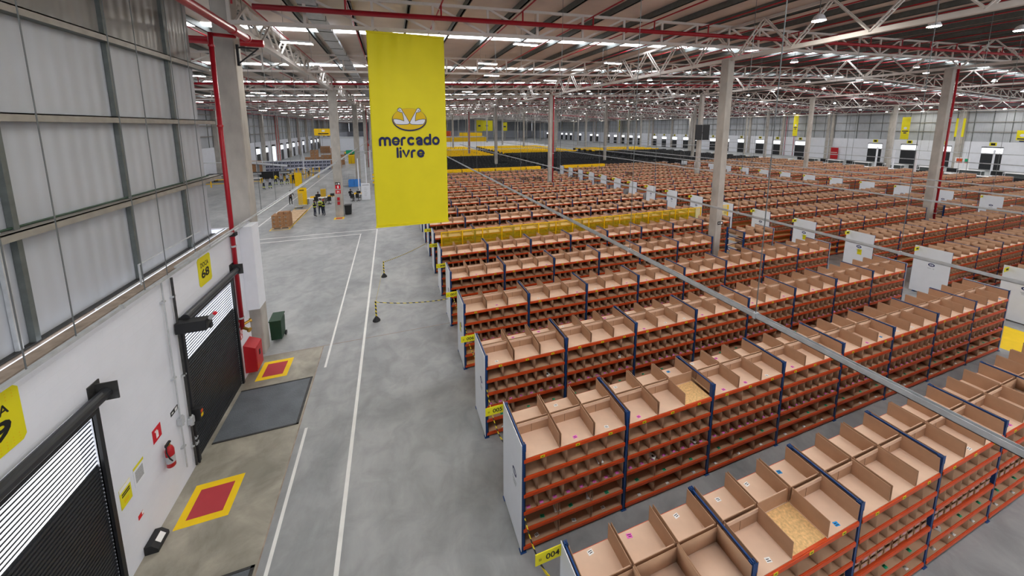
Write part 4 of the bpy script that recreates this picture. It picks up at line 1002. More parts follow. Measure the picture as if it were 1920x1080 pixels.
# ------------------------------------------------------------------ right wall and far wall, far-left wall
RD = [37.5, 44.9, 50.5, 57.1, 75.5, 82.5, 88.4, 95.4, 101.8, 107.6, 115.1, 121.5, 128, 134.5, 141, 152, 159, 166, 173, 180, 192, 199, 206, 213, 226, 233, 240, 252, 259, 266]
struct(holes_wall('wall_right', XR, XR + .25, -45, YE, 6.05, [(y - 1.45, y + 1.45, 4.85) for y in RD]))
b = MB(); b.box(XR + .1, XR + .2, -45, YE, 6.05, 14.8, 'clad'); struct(b.obj('wall_right_upper'))
b = MB()
for z in (8.25, 10.4, 12.5): girt(b, XR + .1, 8, YE, z, -1)
tag(b.obj('wall_rail'), 'grey channel rails along the right hand cladding', 'rail')
for i, y in enumerate(np.arange(12, 280, 2.6)):
    if i > 90: break
    b = MB(); b.box(XR + .02, XR + .1, y - .05, y + .05, 6.05, 13.2, 'galvd')
    tag(b.obj('wall_stud'), 'grey vertical stud on the right hand cladding', 'wall stud', 'studs on the right hand cladding')
b = MB(); b.tube([(XR - .3, 10, 13.4), (XR - .3, YE, 13.4)], .11, 'red', 8); tag(b.obj('sprinkler_main'), 'red pipe running along the top of the right wall', 'pipe')
for y in (77.2, 75.6 + 4.2): riser(XR - .4, y + 0, 13.4, 'red riser pipe on the right wall, %s one' % ('nearer' if y < 78 else 'farther'))
for i, y in enumerate([18, 30, 41.9, 54.3, 67, 80.8, 92.2, 104.5, 117, 129.5, 142, 154.5, 167, 180, 193, 206]):
    t = thing('wall_column', 'concrete column against the right wall, %s from the camera' % ORD[i], 'column', (XR - .3, y, 0)); MB().box(-.3, .3, -.3, .3, 0, 13.2, 'concrete').obj('shaft', t)
def far_door(x, y, d, lab, grp, n, sign=True, wd=2.9, h=4.85, top=1.25):
    t = thing('dock_door', lab, 'dock door', (x, y, 0), 0, grp)
    MB().box(-.03, .03, -wd / 2, wd / 2, 0, h - top, 'slat').obj('door_curtain', t)
    p = MB().box(-.02, .02, -wd / 2, wd / 2, h - top, h - .1, 'clear').obj('translucent_panel', t)
    MB().box(min(0, -d * .0) - .12, .12, -wd / 2 - .1, wd / 2 + .1, h - .1, h + .12, 'black').obj('roller_drum', t)
for i, y in enumerate(RD):
    far_door(XR + .12, y, 1, 'dark dock door with bright top in the right wall, %s from the camera' % ordw(i), 'dock doors in the right wall', i)
    if y < 150:
        t = thing('dock_sign', 'small yellow dock sign above the %s dock door of the right wall' % ordw(i), 'sign', (XR - .02, y, 5.2), 0, None)
        MB().box(-.01, .01, -.5, .5, 0, .75, 'ysign').obj('board', t); MB().box(-.012, -.01, -.3, .3, .12, .6, 'ink').obj('number', t)
for i, (y, z0, z1, x, wd) in enumerate(((75.0, 6.5, 13.2, 120, 2.3), (50.1, 6.3, 11.7, 120, 2.2), (33.2, 6.6, 8.6, 121, 2.0), (163, 6.7, 13.6, 119, 3.4), (229, 7.3, 14, 118, 4))):
    t = thing('banner', 'small yellow banner hanging before the right wall, %s' % ['beside the red risers', 'between the two near doors', 'at the very edge', 'far back beside a column', 'furthest back'][i], 'banner', (x, y, 0), -.5)
    MB().box(-.01, .01, -wd / 2, wd / 2, z0, z1, 'yellow').obj('cloth', t)
    zc = (z0 + z1) / 2
    MB().box(-.012, .012, -.5, -.47, z1, zb(x) + 1.3, 'wire').box(-.012, .012, .47, .5, z1, zb(x) + 1.3, 'wire').obj('hanging_wire', t)
    b = MB(); b.poly([(-.02, .45 * math.cos(q * PI / 8), zc + .3 * math.sin(q * PI / 8)) for q in range(16)], 'inkwhite'); b.obj('printed_logo', t)
    MB().box(-.02, -.012, -.8, .8, zc - .85, zc - .6, 'navy').box(-.02, -.012, -.4, .4, zc - 1.3, zc - 1.05, 'navy').obj('lettering', t)
t = thing('banner', 'yellow banner seen edge on behind the right column', 'banner', (120, 41.3, 0), 1.15); MB().box(-.01, .01, -1, 1, 7.1, 11.2, 'yellow').obj('cloth', t); MB().box(-.012, .012, -.5, -.47, 11.2, zb(120) + 1.3, 'wire').obj('hanging_wire', t)
t = thing('red_board', 'tall red board standing against the right wall', 'board', (XR - .5, 66, 0)); MB().box(-.05, .05, -1.1, 1.1, 0, 3.3, 'redbox').obj('panel', t); MB().box(-.06, -.05, -.9, .9, 1.2, 1.35, 'wsticker').box(-.06, -.05, -.9, .9, 1.8, 1.95, 'wsticker').obj('lettering', t)
b = MB(); b.box(XF, XR, YE, YE + .3, 0, 6, 'whitewall'); b.box(XF, XR, YE + .1, YE + .3, 6, 17, 'clad'); struct(b.obj('wall_back'))

LD = [84.5, 91.5, 97.8, 103.6, 109.8, 117.3, 123.6, 130.5, 137, 144, 151, 158, 165, 172, 180, 190, 200, 215, 230]
struct(holes_wall('wall_wing', XF - .25, XF, 15, YE, 5.7, [(y - 1.4, y + 1.4, 4.3) for y in LD]))
b = MB(); b.box(XF - .2, XF - .1, 15, YE, 5.7, 13.9, 'clad'); struct(b.obj('wall_wing_upper'))
b = MB()
for z in (7.7, 9.5, 11.4): girt(b, XF - .1, 15, YE, z, 1)
tag(b.obj('wall_rail'), 'grey channel rails along the far left cladding', 'rail')
for i in range(70):
    y = 20 + i * 3.2
    b = MB(); b.box(XF - .1, XF - .02, y - .05, y + .05, 5.7, 12.6, 'galvd'); tag(b.obj('wall_stud'), 'grey vertical stud on the far left cladding', 'wall stud', 'studs on the far left cladding')
for i in range(16):
    t = thing('wall_column', 'concrete column against the far left wall, %s from the camera' % ORD[i], 'column', (XF + .35, 16 + 12 * i + .3, 0)); MB().box(-.35, .35, -.35, .35, 0, 12.4, 'concrete').obj('shaft', t)
b = MB(); b.tube([(XF + .4, 16, 12.2), (XF + .4, YE, 12.2)], .12, 'red', 8); tag(b.obj('sprinkler_main'), 'red pipe running along the top of the far left wall', 'pipe')
for i, y in enumerate((60.5, 62, 109, 111, 133)): riser(XF + .95, y, 12.2, 'red riser pipe on the far left wall, %s from the camera' % ORD[i])
for i, y in enumerate(LD):
    far_door(XF - .12, y, -1, 'dark dock door in the far left wall, %s from the camera' % ordw(i), 'dock doors in the far left wall', i, wd=2.8, h=4.3, top=4.1 if i == 4 else 1.4)
    t = thing('door_motor', 'black motor box over the %s dock door of the far left wall' % ordw(i), 'motor', (XF + .1, y - 1.4, 4.4), 0, None); MB().box(-.1, .5, -.5, .5, -.15, .25, 'black').obj('housing', t)
    MB().box(.5, .58, -.12, .12, -.05, .15, 'galv').obj('cap', t)

# ------------------------------------------------------------------ people
def person(loc, rz, label, top='darkcloth', legs='jeans', vest=False, pose='stand', hair='hair', band=False, h=1.74):
    J = {}; s = h / 1.74
    hipz = .92 if pose != 'sit' else .5; lean = {'stand': 0, 'lean': .12, 'sit': .08, 'cross': 0}[pose]
    def P(*a): return Vector(a) * s
    V = [P(0, 0, hipz), P(0, -lean * .3, hipz + .18), P(0, -lean * .7, hipz + .42), P(0, -lean, hipz + .55), P(0, -lean * 1.05, hipz + .62), P(0, -lean * 1.1 - .015, hipz + .72), P(0, -lean * 1.1 - .01, hipz + .8)]
    Rr = [(.15, .11), (.135, .1), (.175, .11), (.09, .075), (.055, .055), (.078, .09), (.06, .075)]
    E = [(i, i + 1) for i in range(6)]
    def chain(root, pts, rad):
        last = root
        for p, r in zip(pts, rad): V.append(p); Rr.append(r); E.append((last, len(V) - 1)); last = len(V) - 1
        return last
    hands = []
    for sx in (-1, 1):
        if pose == 'sit': L = [P(.1 * sx, -.05, .5), P(.13 * sx, -.45, .5), P(.13 * sx, -.48, .1), P(.13 * sx, -.62, .04)]
        else:
            st = .05 if sx > 0 else -.04
            L = [P(.1 * sx, 0, .86), P(.13 * sx, -.02 + st, .48), P(.14 * sx, .02 + st, .09), P(.15 * sx, -.12 + st, .035)]
        chain(0, L, [(.095, .095), (.062, .065), (.045, .048), (.045, .03)])
        sh = P(.2 * sx, -lean * .85, hipz + .5)
        if pose == 'cross': A = [sh, P(.25 * sx, -.02, hipz + .24), P(.06 * sx, -.2, hipz + .26), P(-.03 * sx, -.21, hipz + .28)]
        elif pose in ('lean', 'sit'): A = [sh, P(.25 * sx, -.12 - lean, hipz + .24), P(.2 * sx, -.36 - lean, hipz + .22), P(.19 * sx, -.43 - lean, hipz + .22)]
        else: A = [sh, P(.26 * sx, 0, hipz + .24), P(.26 * sx, -.06, hipz + .0), P(.26 * sx, -.08, hipz - .08)]
        chain(2, A, [(.065, .06), (.045, .045), (.032, .03), (.035, .02)]); hands.append((A[-1], (A[-1] - A[-2]).normalized()))
    me = bpy.data.meshes.new('sk'); me.from_pydata([tuple(v) for v in V], E, []); o = bpy.data.objects.new('sk', me); COL.objects.link(o)
    sk = o.modifiers.new('s', 'SKIN'); sd = o.modifiers.new('d', 'SUBSURF'); sd.levels = 1; sd.render_levels = 1
    for i, d in enumerate(me.skin_vertices[0].data): d.radius = (Rr[i][0] * s, Rr[i][1] * s); d.use_root = (i == 0)
    bpy.context.view_layer.update(); dg = bpy.context.evaluated_depsgraph_get(); body = bpy.data.meshes.new_from_object(o.evaluated_get(dg)); bpy.data.objects.remove(o)
    b = MB()
    for v in body.vertices: b.v.append(tuple(v.co))
    mt, ml, ms, msh = b.mi(top), b.mi(legs), b.mi('skin'), b.mi('black'); mv = b.mi('hiviz')
    for f in body.polygons:
        c = f.center / s; b.f.append(tuple(f.vertices)); hc = min((f.center - hp[0]).length for hp in hands)
        b.m.append(ms if (c.z > hipz + .61 or hc < .07) else (msh if c.z < .075 else (mv if band and (.28 < c.z < .4) and pose != 'sit' else (ml if c.z < hipz + .06 and (pose != 'sit' or c.z < hipz + .05) else mt))))
    for hp, hd in hands:      # five fingers on each hand
        side = hd.cross(Vector((0, 0, 1))); side = side.normalized() if side.length > .1 else Vector((1, 0, 0)); dn = hd.cross(side).normalized()
        for q, (o_, l) in enumerate(((-.028, .06), (-.01, .075), (.01, .07), (.026, .055))):
            a = hp + side * o_ + hd * .02; b.tube([tuple(a), tuple(a + hd * l * .6 + dn * .008), tuple(a + hd * l + dn * .03)], .009, 'skin', 5)
        a = hp - side * .03; b.tube([tuple(a), tuple(a - side * .02 + hd * .025), tuple(a - side * .015 + hd * .055)], .01, 'skin', 5)
    # face: nose, eyes, mouth, ears
    hc = V[5]; f0 = -.09 * s
    b.poly([tuple(hc + Vector((-.012, f0 + .012, -.02))), tuple(hc + Vector((.012, f0 + .012, -.02))), tuple(hc + Vector((0, f0 - .018, -.015))), ], 'skin'); b.poly([tuple(hc + Vector((-.01, f0 + .01, .02))), tuple(hc + Vector((-.012, f0 + .012, -.02))), tuple(hc + Vector((0, f0 - .018, -.015)))], 'skin'); b.poly([tuple(hc + Vector((.01, f0 + .01, .02))), tuple(hc + Vector((0, f0 - .018, -.015))), tuple(hc + Vector((.012, f0 + .012, -.02)))], 'skin')
    for sx in (-1, 1):
        c = hc + Vector((.03 * sx, f0 + .012, .012)); b.box(c.x - .012, c.x + .012, c.y - .006, c.y + .01, c.z - .005, c.z + .006, 'ink')
        c = hc + Vector((.078 * sx, 0, -.005)); b.box(c.x - .01, c.x + .01, c.y - .02, c.y + .02, c.z - .03, c.z + .03, 'skin')
    c = hc + Vector((0, f0 + .014, -.045)); b.box(c.x - .022, c.x + .022, c.y - .006, c.y + .01, c.z - .004, c.z + .004, 'redsign')
    p = thing('person', label, 'person', loc, rz); o = smooth(b.obj('body', p))
    b = MB(); top_ = V[5] + Vector((0, .02, .0)) * s
    b.lathe([(.088, -.01), (.098, .04), (.085, .085), (.05, .11), (.01, .12)], tuple(top_), hair if isinstance(hair, str) else 'hair', 12); smooth(b.obj('hair', p))
    if vest:
        b = MB()
        for (r0, z0_, r1, z1_, mm) in ((.2, hipz - .02, .19, hipz + .1, 'darkcloth'), (.19, hipz + .1, .195, hipz + .17, 'hiviz'), (.195, hipz + .17, .205, hipz + .4, 'darkcloth'), (.205, hipz + .4, .17, hipz + .5, 'hiviz')):
            n = len(b.v); k = b.mi(mm)
            for (r, z) in ((r0, z0_), (r1, z1_)):
                for q in range(14): a = 2 * PI * q / 14; b.v.append((r * math.cos(a) * s, (r * .68 * math.sin(a) - lean * max(0, z - hipz) * 1.6) * s, z * s))
            for q in range(14): b.f.append((n + q, n + (q + 1) % 14, n + 14 + (q + 1) % 14, n + 14 + q)); b.m.append(k)
        for sx in (-1, 1): b.bar((.1 * sx, -.135, hipz + .12), (.08 * sx, -.1, hipz + .52), .05, .01, 'hiviz', up=(0, 1, 0))
        smooth(b.obj('safety_vest', p))
    return p
person((-7.75, 40.5, 0), 1.9, 'person in black jacket and safety vest standing left in the group of three', 'darkcloth', 'jeans', True, 'cross')
person((-7.35, 41.3, 0), .1, 'person in blue shirt and vest standing in the middle of the three', 'greycloth', 'jeans', True, 'stand')
person((-6.95, 40.7, 0), -1.2, 'person with red cap and safety vest, rightmost of the three', 'darkcloth', 'jeans', True, 'cross', hair='redbox')
person((-11.65, 47.9, 0), .6, 'person in black clothes walking alone past the yellow board', 'darkcloth', 'darkcloth', False, 'lean')
person((-18.2, 61.1, 0), 2.2, 'person in pale shirt with reflective trouser bands, leftmost by the benches', 'greycloth', 'jeans', False, 'lean', band=True)
person((-17.5, 61.5, 0), 2.6, 'person in pale shirt beside the black screens, second by the benches', 'greycloth', 'jeans', False, 'lean', band=True)
person((-17.7, 65.1, 0), 2.9, 'person in yellow shirt facing the benches', 'ycloth', 'jeans', False, 'lean', band=True)
person((-16.8, 64.8, 0), 3.1, 'person in pale shirt with red cap at the benches', 'greycloth', 'jeans', False, 'stand', hair='redbox', band=True)
person((-16.1, 65.1, 0), 2.9, 'person in pale shirt right of the red capped one', 'greycloth', 'jeans', False, 'lean', band=True)
person((-15.3, 65.5, 0), 3.0, 'person in dark clothes rightmost by the yellow cabinet', 'darkcloth', 'jeans', False, 'lean')
person((-15.0, 75.6, 0), 1.2, 'person with white helmet standing far behind near the slim post', 'greycloth', 'darkcloth', False, 'stand', hair='white')
person((-8.75, 48.2, 0), 3.1, 'person seated behind the left desk by the yellow trays', 'darkcloth', 'jeans', True, 'sit')
person((-5.15, 49.0, 0), 3.0, 'person with dark hair seated behind the right desk', 'darkcloth', 'jeans', False, 'sit')
person((-4.2, 48.9, 0), 2.5, 'person in grey shirt seated at the desk by the slim post', 'greycloth', 'jeans', False, 'sit')
person((-13.5, 121, 0), .5, 'person in yellow clothes far off among the cartons', 'ycloth', 'jeans', False, 'stand')
for q, (x, y) in enumerate(((-10.2, 112), (-9.2, 113), (-11, 114))): person((x, y, 0), 1.0 + q, 'person in yellow vest far off beyond the column, %s of three' % ['nearest', 'second', 'last'][q], 'darkcloth', 'jeans', True, 'stand')

# ------------------------------------------------------------------ things around the desks
def pallet(x, y, lab, w_=1.2, d=1.0):
    t = thing('pallet', lab, 'pallet', (x, y, 0))
    b = MB()
    for i in range(7): b.box(-w_ / 2 + i * w_ / 7 + .01, -w_ / 2 + (i + 1) * w_ / 7 - .01, -d / 2, d / 2, .12, .145, 'wood')
    b.obj('deck', t); b = MB()
    for yy in (-d / 2, -.05, d / 2 - .1):
        for xx in (-w_ / 2, -.06, w_ / 2 - .12): b.box(xx, xx + .12, yy, yy + .1, .02, .12, 'wood')
        b.box(-w_ / 2, w_ / 2, yy, yy + .1, 0, .02, 'wood')
    b.obj('base_blocks', t); return t
for q in range(7): pallet(-9.82, 36.95 + q * 1.06, 'wooden pallet on the floor, %s of the long row of pallets' % ORD[q], 1.4, 1.0)
def carton(x, y, z, w_, d, h, lab, grp, rz=0):
    def mk():
        b = MB(); b.box(-w_ / 2, w_ / 2, -d / 2, d / 2, 0, h, 'carton'); b.box(-w_ / 2, w_ / 2, -.03, .03, h, h + .002, 'card')
        b.box(-w_ * .3, w_ * .05, -d / 2 - .002, -d / 2, h * .3, h * .65, 'ledge'); return b.mesh('carton')
    o = link('carton', cached(('ct', w_, d, h), mk), None, (x, y, z), rz); return tag(o, lab, 'carton', grp)
q = 0
for c in range(3):
    for l in range(3):
        for dd in range(2):
            carton(-10.28 + c * .47, 36.7 + dd * .52, .145 + l * .38, .46, .5, .37, 'brown printed carton on the front pallet, %s column, %s layer, %s' % (ORD[c], ORD[l], 'front' if dd == 0 else 'behind'), 'cartons on the front pallet')
for c in range(2): carton(-9.85 + c * .5, 36.95, 1.29, .46, .5, .22, 'flat brown carton on top of the pallet stack, %s' % ('left one' if c == 0 else 'right one'), 'cartons on the front pallet')
t = thing('display_board', 'tall yellow board standing on the floor behind the pallets', 'board', (-10.2, 47.1, 0)); MB().box(-.47, .47, -.02, .02, .05, 2.1, 'ybox').obj('panel', t); MB().box(-.3, .2, -.023, -.02, 1.75, 1.85, 'ink').obj('lettering', t); MB().box(-.5, .5, -.2, .2, 0, .05, 'galv').obj('base', t)
t = thing('display_board', 'yellow board standing beside the far benches', 'board', (-13.9, 62.4, 0)); MB().box(-.5, .5, -.02, .02, .05, 2.2, 'ybox').obj('panel', t); MB().box(-.5, .5, -.2, .2, 0, .05, 'galv').obj('base', t)
def cage(x, y, lab, inner='ybox', h=1.75):
    t = thing('roll_cage', lab, 'roll cage', (x, y, 0), .1)
    b = MB()
    for i in range(9):
        u = -.4 + i * .1
        for yy in (-.35, .35): b.box(u - .006, u + .006, yy - .006, yy + .006, .15, h, 'wirecage')
    for z in np.arange(.2, h + .01, .26):
        for yy in (-.35, .35): b.box(-.4, .4, yy - .006, yy + .006, z, z + .012, 'wirecage')
        for xx in (-.4, .4): b.box(xx - .006, xx + .006, -.35, .35, z, z + .012, 'wirecage')
    b.obj('wire_frame', t); MB().box(-.4, .4, -.35, .35, .13, .16, 'galv').obj('base', t)
    for sx in (-.36, .36):
        for sy in (-.3, .3): MB().tube([(sx - .02, sy, .06), (sx + .02, sy, .06)], .06, 'black', 8).obj('wheel', t)
    return t
cage(-10.3, 45.5, 'tall empty wire roll cage in front of the yellow board'); cage(-8.5, 50.3, 'wire roll cage holding yellow panels behind the desks')
tag(MB().box(-.28, .28, -.2, .2, .165, 1.3, 'ybox').obj('yellow_board', None, (-8.5, 50.3, 0)), 'yellow board standing inside the wire roll cage behind the desks', 'board')
cage(-6.9, 60.5, 'wire roll cage left of the blue crates'); cage(-6.3, 62.5, 'wire roll cage behind the blue crates')
def desk(x0, x1, y, lab, d=.7):
    t = thing('desk', lab, 'desk', ((x0 + x1) / 2, y, 0)); L = (x1 - x0) / 2
    MB().box(-L, L, -d / 2, d / 2, .72, .75, 'table').obj('tabletop', t)
    for sx in (-1, 1):
        for sy in (-1, 1): MB().box(sx * (L - .06) - .025, sx * (L - .06) + .025, sy * (d / 2 - .05) - .025, sy * (d / 2 - .05) + .025, 0, .72, 'black').obj('leg', t)
    return t
desk(-9.75, -7.9, 47.3, 'long white desk left, behind the group of three'); desk(-7.85, -6.1, 47.5, 'white desk just left of the hall column'); desk(-4.75, -3.3, 48.2, 'white desk just right of the hall column')
desk(-4.0, -3.0, 52.5, 'white desk behind the slim white post', 2.6)
for q, (x, y) in enumerate(((-9.2, 47.4), (-7.3, 47.6), (-6.7, 47.6), (-4.4, 48.3), (-3.6, 48.3))):
    b = MB(); b.box(-.24, .24, -.17, .17, 0, .02, 'ybox'); b.box(-.24, .24, -.17, -.15, .02, .17, 'ybox'); b.box(-.24, .24, .15, .17, .02, .17, 'ybox'); b.box(-.24, -.22, -.15, .15, .02, .17, 'ybox'); b.box(.22, .24, -.15, .15, .02, .17, 'ybox')
    tag(b.obj('yellow_tray', None, (x, y, .75)), 'small yellow tray on the white desks, %s from the left' % ORD[q], 'tray', 'yellow trays on the desks')
for q, (x, y) in enumerate(((-8.6, 47.2), (-7.0, 47.3), (-4.1, 48.0))):
    t = thing('monitor', 'black computer screen on the white desks, %s from the left' % ORD[q], 'monitor', (x, y, .75)); MB().box(-.25, .25, -.015, .015, .12, .44, 'black').obj('panel', t); MB().box(-.1, .1, -.08, .08, 0, .015, 'black').box(-.02, .02, -.01, .02, .015, .15, 'black').obj('stand', t)
def chair(x, y, rz, lab):
    t = thing('office_chair', lab, 'chair', (x, y, 0), rz); MB().box(-.23, .23, -.23, .23, .44, .5, 'black').obj('seat', t); MB().box(-.21, .21, .2, .25, .55, 1.0, 'black').box(-.03, .03, .24, .27, .46, .6, 'black').obj('backrest', t)
    b = MB(); b.tube([(0, 0, .08), (0, 0, .44)], .03, 'black', 8)
    for q in range(5): a = q * 2 * PI / 5; b.bar((0, 0, .09), (.28 * math.cos(a), .28 * math.sin(a), .05), .04, .03, 'black')
    b.obj('base', t)
chair(-7.3, 46.5, PI + .3, 'black office chair in front of the desk left of the column'); chair(-4.1, 47.3, PI - .4, 'black office chair in front of the desk right of the column'); chair(-8.7, 46.8, PI, 'black office chair behind the group of three'); chair(-4.75, 47.4, PI, 'black office chair close to the hall column')
t = thing('wheelie_bin', 'black wheelie bin beside the hall column', 'bin', (-4.55, 40.4, 0)); MB().box(-.3, .3, -.3, .3, .06, 1.0, 'black', -.03).obj('body', t); MB().box(-.36, .36, -.38, .36, 1.0, 1.06, 'black').obj('lid', t)
for sx in (-.25, .25): MB().tube([(sx - .03, .28, .1), (sx + .03, .28, .1)], .1, 'dark', 10).obj('wheel', t)
t = thing('notice_board', 'tall white standing notice board with lines of text', 'notice board', (-3.2, 47.6, 0), -.1); MB().box(-.52, .52, -.03, .03, .05, 2.2, 'white').obj('panel', t)
b = MB(); b.box(-.4, .4, -.034, -.03, 1.95, 2.0, 'ink')
for q in range(7): b.box(-.2, .1 + .05 * (q % 3), -.034, -.03, .6 + .17 * q, .62 + .17 * q, 'galvd')
b.obj('text_lines', t)
for i in range(2):
    for j in range(2):
        for k_ in range(3):
            b = MB(); b.box(-.4, .4, -.28, .28, 0, .02, 'bluecrate'); b.box(-.4, .4, -.28, -.26, .02, .34, 'bluecrate'); b.box(-.4, .4, .26, .28, .02, .34, 'bluecrate'); b.box(-.4, -.38, -.26, .26, .02, .34, 'bluecrate'); b.box(.38, .4, -.26, .26, .02, .34, 'bluecrate')
            tag(b.obj('blue_crate', None, (-6.0 + i * .84, 59.3 + j * .6, .02 + k_ * .36)), 'blue plastic crate in the blue stack, %s column, %s row, %s layer' % (ORD[i], ORD[j], ORD[k_]), 'crate', 'blue crates stacked behind the desks')
# carts with yellow crates by the aisle
for q, (x, y) in enumerate(((-2.4, 60), (-2.2, 64), (-2.3, 69), (-2.2, 75), (-2.1, 82), (-2.2, 90))):
    t = thing('trolley', 'steel trolley with shelves along the main aisle, %s from the camera' % ORD[q], 'trolley', (x, y, 0))
    for z in (.25, .9, 1.5): MB().box(-.55, .55, -.3, .3, z, z + .03, 'galv').obj('shelf', t)
    for sx in (-.53, .53):
        for sy in (-.28, .28): MB().box(sx - .015, sx + .015, sy - .015, sy + .015, .05, 1.75, 'galv').obj('post', t)
    for l, z in enumerate((.28, .93, 1.53)):
        for c in range(2): tag(MB().box(-.24, .24, -.25, .25, 0, .3, 'ybox').box(-.22, .22, -.23, .23, .3, .302, 'ink').obj('yellow_crate', None, (x - .27 + c * .54, y, z + .002)), 'yellow crate on the %s aisle trolley, %s shelf, %s' % (ORD[q], ORD[l], 'left' if c == 0 else 'right'), 'crate', 'yellow crates on the aisle trolleys')
# grey crates wall
gm = MB().box(-.36, .36, -.28, .28, 0, .7, 'grey').box(-.27, -.02, -.285, -.28, .18, .5, 'jeans').box(.06, .24, -.285, -.28, .2, .5, 'jeans').box(-.36, .36, -.29, -.28, .6, .7, 'greycloth').mesh('grey_crate')
for i in range(16):
    for l in range(3):
        tag(link('grey_crate', gm, None, (-24.3 + i * .76, 85.2, .02 + l * .71)), 'grey plastic crate in the long grey stack, %s from the left, %s layer' % (ORD[i], ORD[l]), 'crate', 'grey crates stacked before the dock doors')
for q, (x, y, n, c) in enumerate(((-26.6, 84, 3, 2), (-12.2, 88, 3, 2), (-20, 101, 2, 4), (-18, 128, 3, 2), (-22, 118, 3, 2), (-15.5, 96, 3, 5), (-23, 140, 3, 3))):
    for i in range(c):
        for l in range(n): carton(x + i * 1.02, y, .02 + l * .82, 1.0, 1.0, .8, 'large brown carton far back in the wing, %s stack, %s column, %s layer' % (ORD[q], ORD[i], ORD[l]), 'large cartons far back in the wing')
for q in range(3): tag(MB().box(-.32, .32, -.4, .4, 0, 2.2, 'ybox').box(-.26, .26, -.405, -.4, .2, 2.0, 'gold').obj('yellow_cabinet', None, (-9.9 + q * .72, 98, 0)), 'tall yellow cabinet, %s of the three in the wing' % ['left', 'middle', 'right'][q], 'cabinet')
# benches, frames and conveyors of the wing
def bench(x, y, w_, lab, m='ybox', top='table', d=.9, rz=0, z=.9):
    t = thing('workbench', lab, 'workbench', (x, y, 0), rz)
    MB().box(-w_ / 2, w_ / 2, -d / 2, d / 2, z - .04, z, top).obj('tabletop', t)
    for sx in (-1, 1):
        for sy in (-1, 1): MB().box(sx * (w_ / 2 - .05) - .04, sx * (w_ / 2 - .05) + .04, sy * (d / 2 - .05) - .04, sy * (d / 2 - .05) + .04, 0, z - .04, m).obj('leg', t)
    MB().box(-w_ / 2, w_ / 2, -d / 2, -d / 2 + .05, z * .4, z * .4 + .08, m).obj('rail', t)
for q in range(5): bench(-17.2 + q * 1.0, 70.2 + q * .5 + (q % 2) * 1.2, 1.0, 'yellow framed workbench in the wing, %s from the left' % ORD[q], top='black')
for q in range(4): bench(-18.2 + q * 1.3, 77 + (q % 2) * 2, 1.2, 'yellow framed bench in the rear line of the wing, %s' % ORD[q], z=1.3)
bench(-22.6, 68.2, 4.2, 'long table with yellow rail near the far left screens'); 
t = thing('black_screen', 'large black panel standing behind the workers in the wing', 'screen', (-20, 71, 0)); MB().box(-1.3, 1.3, -.05, .05, .3, 1.6, 'black').obj('panel', t); MB().box(-1.3, -1.2, -.2, .2, 0, .3, 'black').box(1.2, 1.3, -.2, .2, 0, .3, 'black').obj('foot', t)
t = thing('yellow_cabinet', 'yellow shelf cabinet among the workers', 'cabinet', (-15.6, 66.6, 0)); MB().box(-.4, .4, -.3, -.26, 0, 1.4, 'ybox').box(-.4, -.36, -.26, .3, 0, 1.4, 'ybox').box(.36, .4, -.26, .3, 0, 1.4, 'ybox').box(-.36, .36, -.26, .3, .6, .64, 'ybox').box(-.4, .4, -.3, .3, 1.4, 1.44, 'ybox').obj('body', t)
t = thing('conveyor', 'dark belt conveyor behind the dock column', 'conveyor', (-23.5, 73, 0), .08); MB().box(-6, 6, -.8, .8, .9, 1.3, 'black').obj('belt', t); MB().box(-6, 6, -.9, -.82, 1.0, 1.25, 'galv').obj('side_rail', t)
for x in (-5, -1.5, 1.5, 5): MB().box(x - .1, x + .1, -.7, .7, 0, .9, 'dark').obj('leg', t)
t = thing('conveyor', 'sloping white framed conveyor behind the dock column', 'conveyor', (-23.6, 77, 0)); MB().bar((-5, 0, 3.2), (5, 0, 1.9), 1.4, .3, 'black').bar((-5, -.75, 3.3), (5, -.75, 2.0), .08, .35, 'white').obj('belt', t)
for x in (-4, 0, 4): MB().box(x - .08, x + .08, -.6, .6, 0, 2.6 - x * .13 - .1, 'galv').obj('leg', t)
t = thing('guard_rail', 'yellow guard rail behind the dock column', 'guard rail', (-25.4, 65.6, 0))
for x in (-3, -1, 1, 3): MB().box(x - .06, x + .06, -.06, .06, 0, 1.2, 'ybox').obj('post', t)
for z in (.5, 1.1): MB().box(-3, 3, -.04, .04, z, z + .1, 'ybox').obj('rail', t)
t = thing('office_cabin', 'white walled office cabin far back in the wing', 'cabin', (-16, 150, 0)); MB().box(-9, 6, -.1, .1, 0, 5, 'white').box(-9, -8.8, .1, 9, 0, 5, 'white').box(5.8, 6, .1, 9, 0, 5, 'white').obj('wall', t); MB().box(-9.2, 6.2, -.2, 9, 5, 5.3, 'galv').obj('roof', t); MB().box(3.2, 4.4, -.13, -.1, 0, 2.2, 'dark').obj('door', t)
tag(MB().box(-2, 2, -.5, .5, .3, 1.6, 'green').box(-1.9, 1.9, -.4, .4, 0, .3, 'dark').obj('green_cart', None, (-12, 128, 0)), 'bright green cart far back before the white cabin', 'cart')
t = thing('hanging_sign', 'yellow sign hanging under the roof in the wing', 'sign', (-14.6, 92, 0)); MB().box(-1.9, 1.9, -.05, .05, 7.3, 8.9, 'ybox').obj('board', t); MB().box(-1.1, 1.1, -.06, -.05, 7.6, 7.85, 'ink').box(-.3, .3, -.06, -.05, 8.2, 8.6, 'inkwhite').obj('lettering', t)
for x in (-1.7, 1.7): MB().box(x - .02, x + .02, -.02, .02, 8.9, zb(-14.6) + 1.3, 'wire').obj('hanging_wire', t)
